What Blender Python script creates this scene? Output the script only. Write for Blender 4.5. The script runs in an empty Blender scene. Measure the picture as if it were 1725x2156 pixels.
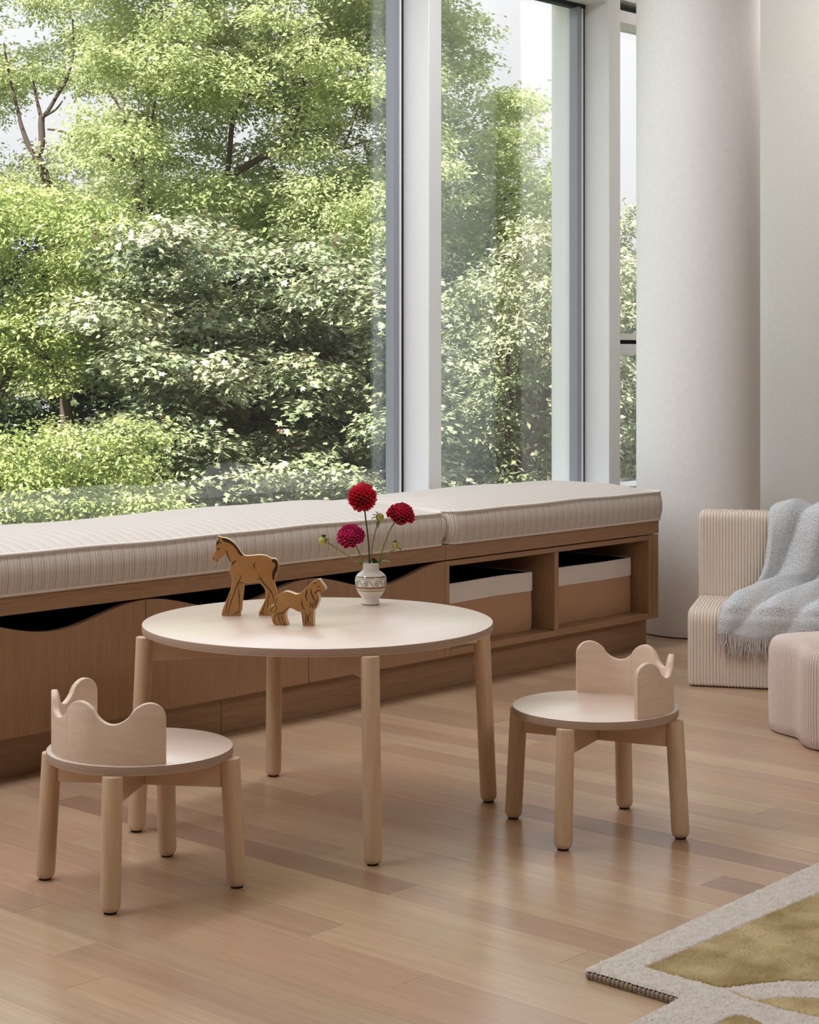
import bpy, bmesh, math, random
import numpy as np
from mathutils import Vector, Matrix

S = bpy.context.scene
COL = S.collection
PI = math.pi
random.seed(7)
RNG = np.random.default_rng(11)

# ------------------------------------------------------------------ camera, sky, sun, lamps and fill lights, exposure
# Room axes: X runs along the window bench, Y points out of the windows, Z up. The camera stands at (0, 0, 1.0).
FPX, CX, HY = 3800.0, 862.5, 750.0            # focal length in pixels of a 1725 x 2156 frame, view axis column, horizon row
VA = math.atan((4329 - CX) / FPX)             # angle from the room's X axis to the view axis
VC, VS = math.cos(VA), math.sin(VA)
cam_data = bpy.data.cameras.new('camera')
cam = bpy.data.objects.new('camera', cam_data)
COL.objects.link(cam)
cam.location = (0, 0, 1.0)
cam.rotation_euler = (PI / 2, 0, VA - PI / 2)
cam_data.sensor_fit = 'HORIZONTAL'
cam_data.sensor_width = 36.0
cam_data.lens = FPX / 1725 * 36.0
cam_data.shift_y = -(1078 - HY) / 1725
cam_data.clip_start, cam_data.clip_end = 0.05, 300
S.camera = cam

S.view_settings.view_transform = 'Standard'
S.view_settings.look = 'None'
S.view_settings.gamma = 1.0
S.view_settings.use_curve_mapping = False
S.view_settings.exposure = 0.0
S.cycles.use_denoising = True
S.cycles.max_bounces = 10
S.cycles.diffuse_bounces = 6
S.cycles.transparent_max_bounces = 24
S.cycles.sample_clamp_indirect = 6.0

world = bpy.data.worlds.new('sky')
S.world = world
world.use_nodes = True
wn, wl = world.node_tree.nodes, world.node_tree.links
wn.clear()
w_out = wn.new('ShaderNodeOutputWorld')
w_bg = wn.new('ShaderNodeBackground')
w_tc = wn.new('ShaderNodeTexCoord')
w_sp = wn.new('ShaderNodeSeparateXYZ')
w_cr = wn.new('ShaderNodeValToRGB')
w_cr.color_ramp.elements[0].position = 0.0
w_cr.color_ramp.elements[0].color = (0.33, 0.331, 0.332, 1)
w_cr.color_ramp.elements[1].position = 1.0
w_cr.color_ramp.elements[1].color = (0.90, 0.96, 1.0, 1)
e_ = w_cr.color_ramp.elements.new(0.02)
e_.color = (0.36, 0.361, 0.362, 1)
SKY = 2.6
w_bg.inputs['Strength'].default_value = SKY   # an evenly hazy sky, a third as bright at the horizon as overhead
wl.new(w_tc.outputs['Generated'], w_sp.inputs[0])
wl.new(w_sp.outputs['Z'], w_cr.inputs[0])
wl.new(w_cr.outputs[0], w_bg.inputs['Color'])
wl.new(w_bg.outputs[0], w_out.inputs['Surface'])

sun_data = bpy.data.lights.new('sun', 'SUN')
sun_data.energy = 17.0
sun_data.angle = 0.01
sun_data.color = (1.0, 0.95, 0.85)
sun = bpy.data.objects.new('sun', sun_data)
COL.objects.link(sun)
sun.rotation_euler = Vector((0.62, 0.15, -0.77)).to_track_quat('-Z', 'Y').to_euler()


def area(name, loc, aim, sx, sy, power, color):
    d = bpy.data.lights.new(name, 'AREA')
    d.shape = 'RECTANGLE'
    d.size, d.size_y, d.energy, d.color = sx, sy, power, color
    o = bpy.data.objects.new(name, d)
    COL.objects.link(o)
    o.location = loc
    o.rotation_euler = Vector(aim).to_track_quat('-Z', 'Y').to_euler()
    return o


# overhead fill lights added to brighten the room, then the wall washer
area('fill_light', (1.7, 3.50, 2.66), (0, -0.05, -1), 6.0, 0.30, 86, (0.90, 0.925, 1.0))  # added strip that imitates daylight from the windows
area('fill_light', (3.2, -0.6, 2.62), (0.25, 0.8, -1), 3.2, 1.0, 46, (1.0, 0.94, 0.91))  # added fill from behind the camera for the upright fronts
area('wall_washer', (6.00, 3.15, 2.66), (1.0, 0.55, -1.2), 0.12, 0.8, 11, (1.0, 0.93, 0.90))


# ------------------------------------------------------------------ helpers
def W(px, py, z):
    """A point at distance z along the view axis, from a row and column of the photograph (used for the trees outside)."""
    l = (px - CX) / FPX * z
    return (z * VC + l * VS, z * VS - l * VC, 1.0 - (py - HY) * z / FPX)


def F(px, py, h=0.0):
    """A point of the horizontal plane at height h."""
    z = FPX * (1.0 - h) / (py - HY)
    return W(px, py, z)


def mat(name):
    m = bpy.data.materials.new(name)
    m.use_nodes = True
    nt = m.node_tree
    b = nt.nodes['Principled BSDF']
    return m, nt, b


def nd(nt, typ, **kw):
    n = nt.nodes.new(typ)
    for k, v in kw.items():
        setattr(n, k, v)
    return n


def plain(name, col, rough=0.5, spec=0.5, bump=0.0, bscale=200.0, metal=0.0):
    m, nt, b = mat(name)
    b.inputs['Base Color'].default_value = (*col, 1)
    b.inputs['Roughness'].default_value = rough
    b.inputs['Specular IOR Level'].default_value = spec
    b.inputs['Metallic'].default_value = metal
    tc = nd(nt, 'ShaderNodeTexCoord')
    n = nd(nt, 'ShaderNodeTexNoise')
    n.inputs['Scale'].default_value = bscale
    n.inputs['Detail'].default_value = 4
    nt.links.new(tc.outputs['Object'], n.inputs['Vector'])
    mx = nd(nt, 'ShaderNodeMix', data_type='RGBA')
    mx.inputs['A'].default_value = (*[c * 0.94 for c in col], 1)
    mx.inputs['B'].default_value = (*[min(1, c * 1.06) for c in col], 1)
    nt.links.new(n.outputs['Fac'], mx.inputs['Factor'])
    nt.links.new(mx.outputs['Result'], b.inputs['Base Color'])
    if bump:
        bp = nd(nt, 'ShaderNodeBump')
        bp.inputs['Strength'].default_value = bump
        bp.inputs['Distance'].default_value = 0.002
        nt.links.new(n.outputs['Fac'], bp.inputs['Height'])
        nt.links.new(bp.outputs[0], b.inputs['Normal'])
    return m


def wood(name, c1, c2, axis='X', along=1.5, across=26.0, rough=0.45, spec=0.5, tinted=False, pores=0.25, figure=1.2, coat=0.0):
    """Timber: long streaks along one object axis, fine pores, a little relief."""
    m, nt, b = mat(name)
    L = nt.links.new
    tc = nd(nt, 'ShaderNodeTexCoord')
    oi = nd(nt, 'ShaderNodeObjectInfo')
    mu = nd(nt, 'ShaderNodeMath', operation='MULTIPLY')
    mu.inputs[1].default_value = 37.0
    L(oi.outputs['Random'], mu.inputs[0])
    ad = nd(nt, 'ShaderNodeVectorMath', operation='ADD')
    L(tc.outputs['Object'], ad.inputs[0])
    L(mu.outputs[0], ad.inputs[1])
    mp = nd(nt, 'ShaderNodeMapping')
    sc = {'H': (along, along, across), 'X': (along, across, across), 'Y': (across, along, across), 'Z': (across, across, along)}[axis]
    mp.inputs['Scale'].default_value = sc
    L(ad.outputs[0], mp.inputs['Vector'])
    n1 = nd(nt, 'ShaderNodeTexNoise')
    n1.inputs['Scale'].default_value = 1.0
    n1.inputs['Detail'].default_value = 5
    n1.inputs['Roughness'].default_value = 0.6
    n1.inputs['Distortion'].default_value = figure
    L(mp.outputs[0], n1.inputs['Vector'])
    n2 = nd(nt, 'ShaderNodeTexNoise')
    n2.inputs['Scale'].default_value = 9.0
    n2.inputs['Detail'].default_value = 3
    L(mp.outputs[0], n2.inputs['Vector'])
    r1 = nd(nt, 'ShaderNodeValToRGB')
    r1.color_ramp.elements[0].position, r1.color_ramp.elements[1].position = 0.3, 0.72
    r1.color_ramp.elements[0].color = (*c2, 1)
    r1.color_ramp.elements[1].color = (*c1, 1)
    L(n1.outputs['Fac'], r1.inputs[0])
    r2 = nd(nt, 'ShaderNodeValToRGB')
    r2.color_ramp.elements[0].position, r2.color_ramp.elements[1].position = 0.32, 0.55
    k = 1 - pores
    r2.color_ramp.elements[0].color = (k, k, k, 1)
    r2.color_ramp.elements[1].color = (1, 1, 1, 1)
    L(n2.outputs['Fac'], r2.inputs[0])
    mx = nd(nt, 'ShaderNodeMix', data_type='RGBA', blend_type='MULTIPLY')
    mx.inputs['Factor'].default_value = 1.0
    L(r1.outputs[0], mx.inputs['A'])
    L(r2.outputs[0], mx.inputs['B'])
    out = mx.outputs['Result']
    if tinted:
        m2 = nd(nt, 'ShaderNodeMix', data_type='RGBA', blend_type='MULTIPLY')
        m2.inputs['Factor'].default_value = 1.0
        L(out, m2.inputs['A'])
        L(oi.outputs['Color'], m2.inputs['B'])
        out = m2.outputs['Result']
    L(out, b.inputs['Base Color'])
    b.inputs['Roughness'].default_value = rough
    b.inputs['Specular IOR Level'].default_value = spec
    bp = nd(nt, 'ShaderNodeBump')
    bp.inputs['Strength'].default_value = 0.10
    bp.inputs['Distance'].default_value = 0.001
    L(n2.outputs['Fac'], bp.inputs['Height'])
    L(bp.outputs[0], b.inputs['Normal'])
    b.inputs['Coat Weight'].default_value = coat
    b.inputs['Coat Roughness'].default_value = 0.28
    return m


def banded(name, axis, period, stops, rough=0.7, spec=0.3, noise=0.0, nscale=60.0, bump=0.0):
    """Colour bands repeating along one object axis; stops = [(position, colour)]."""
    m, nt, b = mat(name)
    L = nt.links.new
    tc = nd(nt, 'ShaderNodeTexCoord')
    sp = nd(nt, 'ShaderNodeSeparateXYZ')
    L(tc.outputs['Object'], sp.inputs[0])
    v = sp.outputs[axis]
    n = nd(nt, 'ShaderNodeTexNoise')
    n.inputs['Scale'].default_value = nscale
    L(tc.outputs['Object'], n.inputs['Vector'])
    dv = nd(nt, 'ShaderNodeMath', operation='MULTIPLY_ADD')
    L(n.outputs['Fac'], dv.inputs[0])
    dv.inputs[1].default_value = noise
    L(v, dv.inputs[2])
    d2 = nd(nt, 'ShaderNodeMath', operation='DIVIDE')
    L(dv.outputs[0], d2.inputs[0])
    d2.inputs[1].default_value = period
    fr = nd(nt, 'ShaderNodeMath', operation='FRACT')
    L(d2.outputs[0], fr.inputs[0])
    cr = nd(nt, 'ShaderNodeValToRGB')
    el = cr.color_ramp.elements
    while len(el) > 1:
        el.remove(el[-1])
    el[0].position, el[0].color = stops[0][0], (*stops[0][1], 1)
    for p, c in stops[1:]:
        e = el.new(p)
        e.color = (*c, 1)
    L(fr.outputs[0], cr.inputs[0])
    L(cr.outputs[0], b.inputs['Base Color'])
    b.inputs['Roughness'].default_value = rough
    b.inputs['Specular IOR Level'].default_value = spec
    if bump:
        bp = nd(nt, 'ShaderNodeBump')
        bp.inputs['Strength'].default_value = bump
        bp.inputs['Distance'].default_value = 0.001
        n3 = nd(nt, 'ShaderNodeTexNoise')
        n3.inputs['Scale'].default_value = 900
        L(tc.outputs['Object'], n3.inputs['Vector'])
        L(n3.outputs['Fac'], bp.inputs['Height'])
        L(bp.outputs[0], b.inputs['Normal'])
    return m


def link(name, me, m, parent=None, smooth=None, kind=None):
    o = bpy.data.objects.new(name, me)
    COL.objects.link(o)
    for x in (m if isinstance(m, (list, tuple)) else [m]):
        me.materials.append(x)
    if smooth is not None:
        me.shade_smooth()
        me.set_sharp_from_angle(angle=math.radians(smooth))
    if parent is not None:
        o.parent = parent
    if kind:
        o['kind'] = kind
    return o


def obj(name, bm, m, parent=None, smooth=None, kind=None):
    me = bpy.data.meshes.new(name)
    bmesh.ops.recalc_face_normals(bm, faces=bm.faces)
    bm.to_mesh(me)
    bm.free()
    return link(name, me, m, parent, smooth, kind)


def thing(name, label, cat, loc=(0, 0, 0), rz=0.0, group=None):
    o = bpy.data.objects.new(name, None)
    COL.objects.link(o)
    o.empty_display_size = 0.05
    o.location, o.rotation_euler = loc, (0, 0, rz)
    o['label'], o['category'] = label, cat
    if group:
        o['group'] = group
    return o


def tag(o, label, cat, group=None):
    o['label'], o['category'] = label, cat
    if group:
        o['group'] = group
    return o


def struct(name, loc=(0, 0, 0)):
    o = bpy.data.objects.new(name, None)
    COL.objects.link(o)
    o.location = loc
    o['kind'] = 'structure'
    return o


def copy_tree(o, parent=None):
    c = o.copy()
    COL.objects.link(c)
    if parent is not None:
        c.parent = parent
    for ch in list(o.children):
        copy_tree(ch, c)
    return c


def add_box(bm, x0, x1, y0, y1, z0, z1, bev=0.0, seg=2):
    r = bmesh.ops.create_cube(bm, size=1.0)
    vs = r['verts']
    for v in vs:
        v.co = Vector(((x0 + x1) / 2 + v.co.x * (x1 - x0), (y0 + y1) / 2 + v.co.y * (y1 - y0), (z0 + z1) / 2 + v.co.z * (z1 - z0)))
    if bev:
        es = list({e for v in vs for e in v.link_edges})
        bmesh.ops.bevel(bm, geom=es, offset=bev, segments=seg, profile=0.5, affect='EDGES')
    return bm


def box(x0, x1, y0, y1, z0, z1, bev=0.0, seg=2):
    return add_box(bmesh.new(), x0, x1, y0, y1, z0, z1, bev, seg)


def lathe(profile, n=48, bm=None, close_bottom=True, close_top=True):
    bm = bm or bmesh.new()
    rings = []
    for r, z in profile:
        rings.append([bm.verts.new((r * math.cos(2 * PI * k / n), r * math.sin(2 * PI * k / n), z)) for k in range(n)])
    for a, b in zip(rings[:-1], rings[1:]):
        for k in range(n):
            bm.faces.new((a[k], a[(k + 1) % n], b[(k + 1) % n], b[k]))
    if close_bottom:
        bm.faces.new(rings[0][::-1])
    if close_top:
        bm.faces.new(rings[-1])
    return bm


def add_tube(bm, pts, radii, n=10, cap=True):
    pts = [Vector(p) for p in pts]
    if not isinstance(radii, (list, tuple)):
        radii = [radii] * len(pts)
    up = None
    rings = []
    for i, p in enumerate(pts):
        t = (pts[min(i + 1, len(pts) - 1)] - pts[max(i - 1, 0)]).normalized()
        if up is None:
            a = Vector((0, 0, 1)) if abs(t.z) < 0.9 else Vector((1, 0, 0))
            up = (a - t * a.dot(t)).normalized()
        else:
            up = (up - t * up.dot(t))
            up = up.normalized() if up.length > 1e-6 else t.orthogonal().normalized()
        s = t.cross(up)
        rings.append([bm.verts.new(p + (up * math.cos(2 * PI * k / n) + s * math.sin(2 * PI * k / n)) * radii[i]) for k in range(n)])
    for a, b in zip(rings[:-1], rings[1:]):
        for k in range(n):
            bm.faces.new((a[k], a[(k + 1) % n], b[(k + 1) % n], b[k]))
    if cap:
        bm.faces.new(rings[0][::-1])
        bm.faces.new(rings[-1])
    return bm


def spline(pts, per=6, closed=False):
    """Catmull-Rom through the given 2-D or 3-D points."""
    P = [Vector(p) for p in pts]
    n = len(P)
    out = []
    rng = range(n) if closed else range(n - 1)
    for i in rng:
        if closed:
            a, b, c, d = P[(i - 1) % n], P[i], P[(i + 1) % n], P[(i + 2) % n]
        else:
            a, b, c, d = P[max(i - 1, 0)], P[i], P[i + 1], P[min(i + 2, n - 1)]
        for k in range(per):
            t = k / per
            out.append(0.5 * ((2 * b) + (c - a) * t + (2 * a - 5 * b + 4 * c - d) * t * t + (3 * b - a - 3 * c + d) * t ** 3))
    if not closed:
        out.append(P[-1])
    return out


def np_mesh(name, verts, faces, attr=None):
    """Mesh from numpy arrays; every face has the same number of corners."""
    me = bpy.data.meshes.new(name)
    nf, k = faces.shape
    me.vertices.add(len(verts))
    me.vertices.foreach_set('co', np.ascontiguousarray(verts, dtype=np.float32).ravel())
    me.loops.add(nf * k)
    me.loops.foreach_set('vertex_index', np.ascontiguousarray(faces, dtype=np.int32).ravel())
    me.polygons.add(nf)
    me.polygons.foreach_set('loop_start', np.arange(0, nf * k, k, dtype=np.int32))
    if attr is not None:
        a = me.attributes.new('tint', 'FLOAT', 'POINT')
        a.data.foreach_set('value', np.ascontiguousarray(attr, dtype=np.float32))
    me.update(calc_edges=True)
    me.validate()
    return me


# ------------------------------------------------------------------ materials
M_WALL = plain('white_wall_paint', (0.80, 0.795, 0.785), 0.75, 0.3, 0.05, 60)
M_CEIL = plain('ceiling_paint', (0.85, 0.85, 0.84), 0.9, 0.2)
M_COLUMN = plain('column_paint', (0.80, 0.79, 0.77), 0.7, 0.3, 0.04, 60)
M_FRAME = plain('white_window_coating', (0.80, 0.80, 0.80), 0.4, 0.4)
M_ALU = plain('grey_aluminium', (0.30, 0.31, 0.35), 0.35, 0.5, metal=0.2)
M_GASKET = plain('black_gasket', (0.015, 0.015, 0.018), 0.6, 0.3)
M_FLOOR = wood('oak_floor', (0.515, 0.36, 0.24), (0.445, 0.297, 0.19), 'Y', 1.1, 46, rough=0.24, spec=0.6, tinted=True, pores=0.12, figure=0.6, coat=0.25)
M_FLOOR0 = wood('oak_subfloor', (0.40, 0.25, 0.14), (0.30, 0.18, 0.10), 'Y', 1.3, 34, rough=0.35)
M_OAK_Z = wood('oak_upright_grain', (0.415, 0.25, 0.145), (0.36, 0.21, 0.117), 'Z', 1.6, 70, rough=0.45, spec=0.4, pores=0.22)
M_OAK_X = wood('oak_level_grain', (0.41, 0.25, 0.145), (0.345, 0.20, 0.112), 'X', 1.6, 60, rough=0.45, spec=0.4, pores=0.24)
M_DARK = plain('shade_dark_carcass', (0.03, 0.024, 0.02), 0.8, 0.2)  # near black stands in for the shade inside the cabinets
M_BIRCH = wood('birch_face', (0.74, 0.60, 0.50), (0.71, 0.56, 0.455), 'X', 2.2, 20, rough=0.34, spec=0.75, pores=0.05, figure=2.0, coat=0.8)
M_BIRCH_LEG = wood('birch_dowel', (0.66, 0.47, 0.31), (0.56, 0.385, 0.245), 'Z', 2.0, 36, rough=0.45, spec=0.4, pores=0.08)
M_BIRCH_BACK = wood('birch_bent_ply', (0.74, 0.56, 0.43), (0.65, 0.475, 0.35), 'H', 5.0, 34, rough=0.42, spec=0.45, pores=0.05, figure=1.6)
M_PLY = banded('plywood_edge', 'Z', 0.0032, [(0.0, (0.50, 0.36, 0.27)), (0.42, (0.50, 0.36, 0.27)), (0.52, (0.27, 0.165, 0.11)), (0.92, (0.27, 0.165, 0.11)), (1.0, (0.50, 0.36, 0.27))], 0.6, 0.3, 0.0006, 40)
M_FOOT = plain('black_foot_felt', (0.02, 0.02, 0.02), 0.9, 0.1)
WT, TN, GR, DK = (0.70, 0.645, 0.585), (0.56, 0.48, 0.41), (0.43, 0.38, 0.345), (0.30, 0.25, 0.22)
M_CUSHION = banded('striped_ticking', 'X', 0.0340, [
    (0.00, WT), (0.05, WT), (0.07, DK), (0.10, DK), (0.12, WT), (0.20, WT), (0.22, TN), (0.30, TN), (0.32, WT), (0.36, GR), (0.40, GR), (0.42, WT),
    (0.50, WT), (0.52, DK), (0.545, DK), (0.57, TN), (0.68, TN), (0.70, WT), (0.76, WT), (0.78, GR), (0.82, GR), (0.84, WT), (0.92, WT), (0.94, TN), (1.0, TN)],
    0.85, 0.25, 0.0016, 300, 0.3)
_b = M_CUSHION.node_tree.nodes['Principled BSDF']
_b.inputs['Sheen Weight'].default_value = 0.45
_b.inputs['Sheen Roughness'].default_value = 0.35
M_PIPING = plain('cushion_piping', (0.74, 0.69, 0.63), 0.9, 0.2, 0.4, 600)


# ------------------------------------------------------------------ room shell
RX0, RX1, RY0, RY1, RZ = -5.0, 6.55, -4.5, 4.28, 2.75
RXF = 10.5
def flat_structure(name, b, m):
    return obj(name, b, m, kind='structure')
floor = flat_structure('floor', box(RX0, RXF, RY0, 4.30, -0.20, -0.0125), M_FLOOR0)
flat_structure('ceiling', box(RX0 - 0.3, RXF + 0.3, RY0 - 0.3, 4.45, RZ, RZ + 0.3), M_CEIL)
flat_structure('wall_left', box(RX0 - 0.2, RX0, RY0, 4.45, -0.2, RZ), M_WALL)
flat_structure('wall_right', box(RX1, RX1 + 0.2, 3.30, 4.45, -0.0125, RZ), M_WALL)      # short return wall; the room goes on past it
flat_structure('wall_side', box(RXF, RXF + 0.2, RY0, 4.45, -0.2, RZ), M_WALL)
flat_structure('wall_alcove', box(RX1 + 0.2, RXF, 4.20, 4.42, -0.2, RZ), M_WALL)
flat_structure('wall_front', box(RX0 - 0.2, RXF + 0.2, RY0 - 0.2, RY0, -0.2, RZ), M_WALL)
flat_structure('wall_back', box(RX0, RX1, 4.20, 4.42, -4.2, 0.46), M_WALL)          # parapet under the windows
flat_structure('trim_1', box(RX0, RX1, 4.16, 4.40, 2.40, RZ), M_FRAME)               # head band over the windows
flat_structure('baseboard_right', box(RX1 - 0.012, RX1, 3.30, 4.18, 0.0, 0.09, 0.003), M_WALL)

# planks: rows run along Y, each board its own piece of the floor
tones = [(1.0, 1.0, 1.0), (1.10, 1.06, 1.0), (1.11, 1.11, 1.07), (0.94, 0.89, 0.87), (1.02, 0.95, 0.92), (0.93, 0.885, 0.875), (1.08, 1.10, 1.04), (0.97, 0.98, 0.92)]
DARKB = (0.72, 0.64, 0.65)
ROW, X00 = 0.0885, 2.0928
fixed = {0: [(1.947, None, None)], 1: [(2.227, None, None)], -4: [(2.324, None, None)], 4: [(2.29, None, DARKB)], 9: [(1.893, DARKB, None)], 11: [(2.524, DARKB, None)]}
prng = random.Random(5)
def plank_mesh(w, l):
    b = box(-w / 2, w / 2, -l / 2, l / 2, -0.0120, 0.0, 0.0003, 1)
    me = bpy.data.meshes.new('plank')
    b.to_mesh(me)
    b.free()
    me.materials.append(M_FLOOR)
    return me
for k in range(-13, 50):
    xa = X00 + k * ROW
    if xa + ROW > RX1:
        break
    y_lo, y_hi = 0.30, 4.19
    cuts, tone_of = [], {}
    if k in fixed:
        y, below, above = fixed[k][0]
        cuts = [y]
        t = y
        while True:
            t += prng.uniform(1.0, 2.0)
            if t > y_hi - 0.3:
                break
            cuts.append(t)
        t = y
        while True:
            t -= prng.uniform(1.0, 2.0)
            if t < y_lo + 0.3:
                break
            cuts.append(t)
    else:
        t = y_lo + prng.uniform(0.2, 1.3)
        while t < y_hi - 0.3:
            cuts.append(t)
            t += prng.uniform(1.1, 2.3)
    cuts = [y_lo] + sorted(cuts) + [y_hi]
    for a, b in zip(cuts[:-1], cuts[1:]):
        o = bpy.data.objects.new('plank', plank_mesh(ROW - 0.0006, b - a - 0.0006))
        COL.objects.link(o)
        o.parent = floor
        o.location = (xa + ROW / 2, (a + b) / 2, prng.uniform(-0.0003, 0.0))
        tn = prng.choice(tones)
        if k in fixed:
            y, below, above = fixed[k][0]
            if below and abs(b - y) < 1e-6:
                tn = below
            if above and abs(a - y) < 1e-6:
                tn = above
        j = prng.uniform(0.96, 1.04)
        o.color = (tn[0] * j, tn[1] * j, tn[2] * j, 1)

# column in front of the last window
flat_structure('column', lathe([(0.2235, 0.004), (0.2235, RZ)], 96), M_COLUMN)
cl = bpy.data.objects['column']
cl.location = (5.577, 3.662, 0)
cl.data.shade_smooth()
cl.data.set_sharp_from_angle(angle=0.6)

# windows
def glass_material():
    m = bpy.data.materials.new('window_glass')
    m.use_nodes = True
    nt = m.node_tree
    nt.nodes.clear()
    L = nt.links.new
    out = nd(nt, 'ShaderNodeOutputMaterial')
    tr = nd(nt, 'ShaderNodeBsdfTransparent')
    tr.inputs[0].default_value = (0.985, 0.985, 0.985, 1)
    gl = nd(nt, 'ShaderNodeBsdfGlossy')
    gl.inputs['Roughness'].default_value = 0.0
    gl.inputs['Color'].default_value = (0.93, 0.98, 1.0, 1)
    lw = nd(nt, 'ShaderNodeLayerWeight')
    lw.inputs['Blend'].default_value = 0.5
    pw = nd(nt, 'ShaderNodeMath', operation='POWER')
    pw.inputs[1].default_value = 2.5
    L(lw.outputs['Facing'], pw.inputs[0])
    ma = nd(nt, 'ShaderNodeMath', operation='MULTIPLY_ADD')
    ma.inputs[1].default_value = 0.6
    ma.inputs[2].default_value = 0.09
    L(pw.outputs[0], ma.inputs[0])
    mx = nd(nt, 'ShaderNodeMixShader')
    L(ma.outputs[0], mx.inputs[0])
    L(tr.outputs[0], mx.inputs[1])
    L(gl.outputs[0], mx.inputs[2])
    L(mx.outputs[0], out.inputs[0])
    return m
M_GLASS = glass_material()
Z0, Z1 = 0.46, 2.40
def window(n, xa, xb, last=False):
    """A bay from the right face of one mullion (xa) to the left face of the next (xb); the mullion at xb belongs to it."""
    w = struct('window_%d' % n)
    obj('mullion', box(xb, xb + (0.067 if xb < 5 else 0.075), 4.15, 4.30, Z0, Z1, 0.002, 1), M_FRAME, w)
    obj('sill', box(xa, xb, 4.135, 4.30, Z0, 0.49), M_FRAME, w)
    obj('glazing_bead', box(xb - 0.057, xb - 0.030, 4.262, 4.30, 0.49, 2.365), M_ALU, w)
    obj('white_bead', box(xb - 0.0295, xb - 0.0225, 4.258, 4.30, 0.49, 2.36), M_FRAME, w)
    obj('gasket', box(xb - 0.0220, xb - 0.0005, 4.268, 4.30, 0.49, 2.36), M_GASKET, w)
    obj('gasket', box(xa + 0.0005, xa + 0.012, 4.268, 4.30, 0.49, 2.36), M_FRAME, w)
    obj('head_gasket', box(xa + 0.013, xb - 0.0005, 4.264, 4.30, 2.362, 2.378), M_GASKET, w)
    obj('head_rail', box(xa, xb, 4.16, 4.30, 2.379, Z1), M_FRAME, w)
    obj('glass', box(xa + 0.01, xb - 0.01, 4.284, 4.290, 0.485, 2.365), M_GLASS, w)
    return w
window(1, 1.90, 4.648)
w2 = window(2, 4.715, 5.70)
obj('outside_fin', box(5.672, 5.716, 4.302, 4.412, 0.40, Z1, 0.002, 1), M_FRAME, w2)
window(4, -0.90, 1.833)
window(5, -3.70, -0.967)
w3 = struct('window_3')
obj('rail', box(5.775, 6.55, 4.17, 4.30, 1.064, 1.089, 0.001, 1), M_FRAME, w3)
obj('rail', box(5.775, 6.55, 4.17, 4.30, 1.005, 1.048, 0.001, 1), M_FRAME, w3)
obj('gasket', box(5.775, 6.55, 4.20, 4.30, 1.0485, 1.0635), M_GASKET, w3)
obj('head_rail', box(5.775, 6.55, 4.17, 4.30, 2.315, 2.362, 0.001, 1), M_FRAME, w3)
obj('head_gasket', box(5.775, 6.55, 4.20, 4.30, 2.3625, 2.385), M_GASKET, w3)
obj('sill', box(5.775, 6.55, 4.135, 4.30, Z0, 0.49), M_FRAME, w3)
obj('glass', box(5.775, 6.55, 4.276, 4.282, 1.089, 2.315), M_GLASS, w3)
obj('glass', box(5.775, 6.55, 4.276, 4.282, 0.49, 1.005), M_GLASS, w3)

# ------------------------------------------------------------------ window bench: cabinets, plinth boards, worktop slabs, cushions
YF = 3.544                     # front plane of the cabinet doors
ZB, ZT = 0.1035, 0.393         # bottom and top of the fronts
G_CAB = 'oak cabinets with wave topped doors'
def wavy_cabinet(x0, x1, label):
    t = thing('storage_cabinet', label, 'cabinet', ((x0 + x1) / 2, YF, 0), 0, G_CAB)
    w = x1 - x0
    h = w / 2
    c = bmesh.new()
    add_box(c, -h + 0.001, -h + 0.017, 0.022, 0.60, ZB, ZT - 0.002)
    add_box(c, h - 0.017, h - 0.001, 0.022, 0.60, ZB, ZT - 0.002)
    add_box(c, -h + 0.018, h - 0.018, 0.022, 0.60, ZB, ZB + 0.016)
    add_box(c, -h + 0.018, h - 0.018, 0.585, 0.60, ZB + 0.017, ZT - 0.002)
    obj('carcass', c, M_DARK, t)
    # door with the wave cut into its top edge
    b = bmesh.new()
    N = 48
    hw = h - 0.0012
    prof = []
    for i in range(N + 1):
        x = -hw + 2 * hw * i / N
        z = ZT - 0.004 - 0.0475 * (0.5 + 0.5 * math.cos(2 * PI * x / w))
        prof.append((x, z))
    cols = []
    for x, z in prof:
        cols.append([b.verts.new((x, y, zz)) for y, zz in ((0.0, ZB), (0.0, z - 0.0012), (0.0012, z), (0.0188, z), (0.020, z - 0.0012), (0.020, ZB))])
    for a, d in zip(cols[:-1], cols[1:]):
        for k in range(6):
            b.faces.new((a[k], d[k], d[(k + 1) % 6], a[(k + 1) % 6]))
    b.faces.new(cols[0])
    b.faces.new(cols[-1][::-1])
    obj('door', b, M_OAK_Z, t, 25)
    return t
wavy_cabinet(2.335, 2.902, 'oak cabinet with a wave topped door, leftmost, behind the left crown stool')
wavy_cabinet(2.902, 3.474, 'oak cabinet with a wave topped door, behind the toy foal')
wavy_cabinet(3.474, 4.042, 'oak cabinet with a wave topped door, beside the open cubbies')
wavy_cabinet(1.768, 2.335, 'oak cabinet with a wave topped door, beyond the leftmost one in view')

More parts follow.
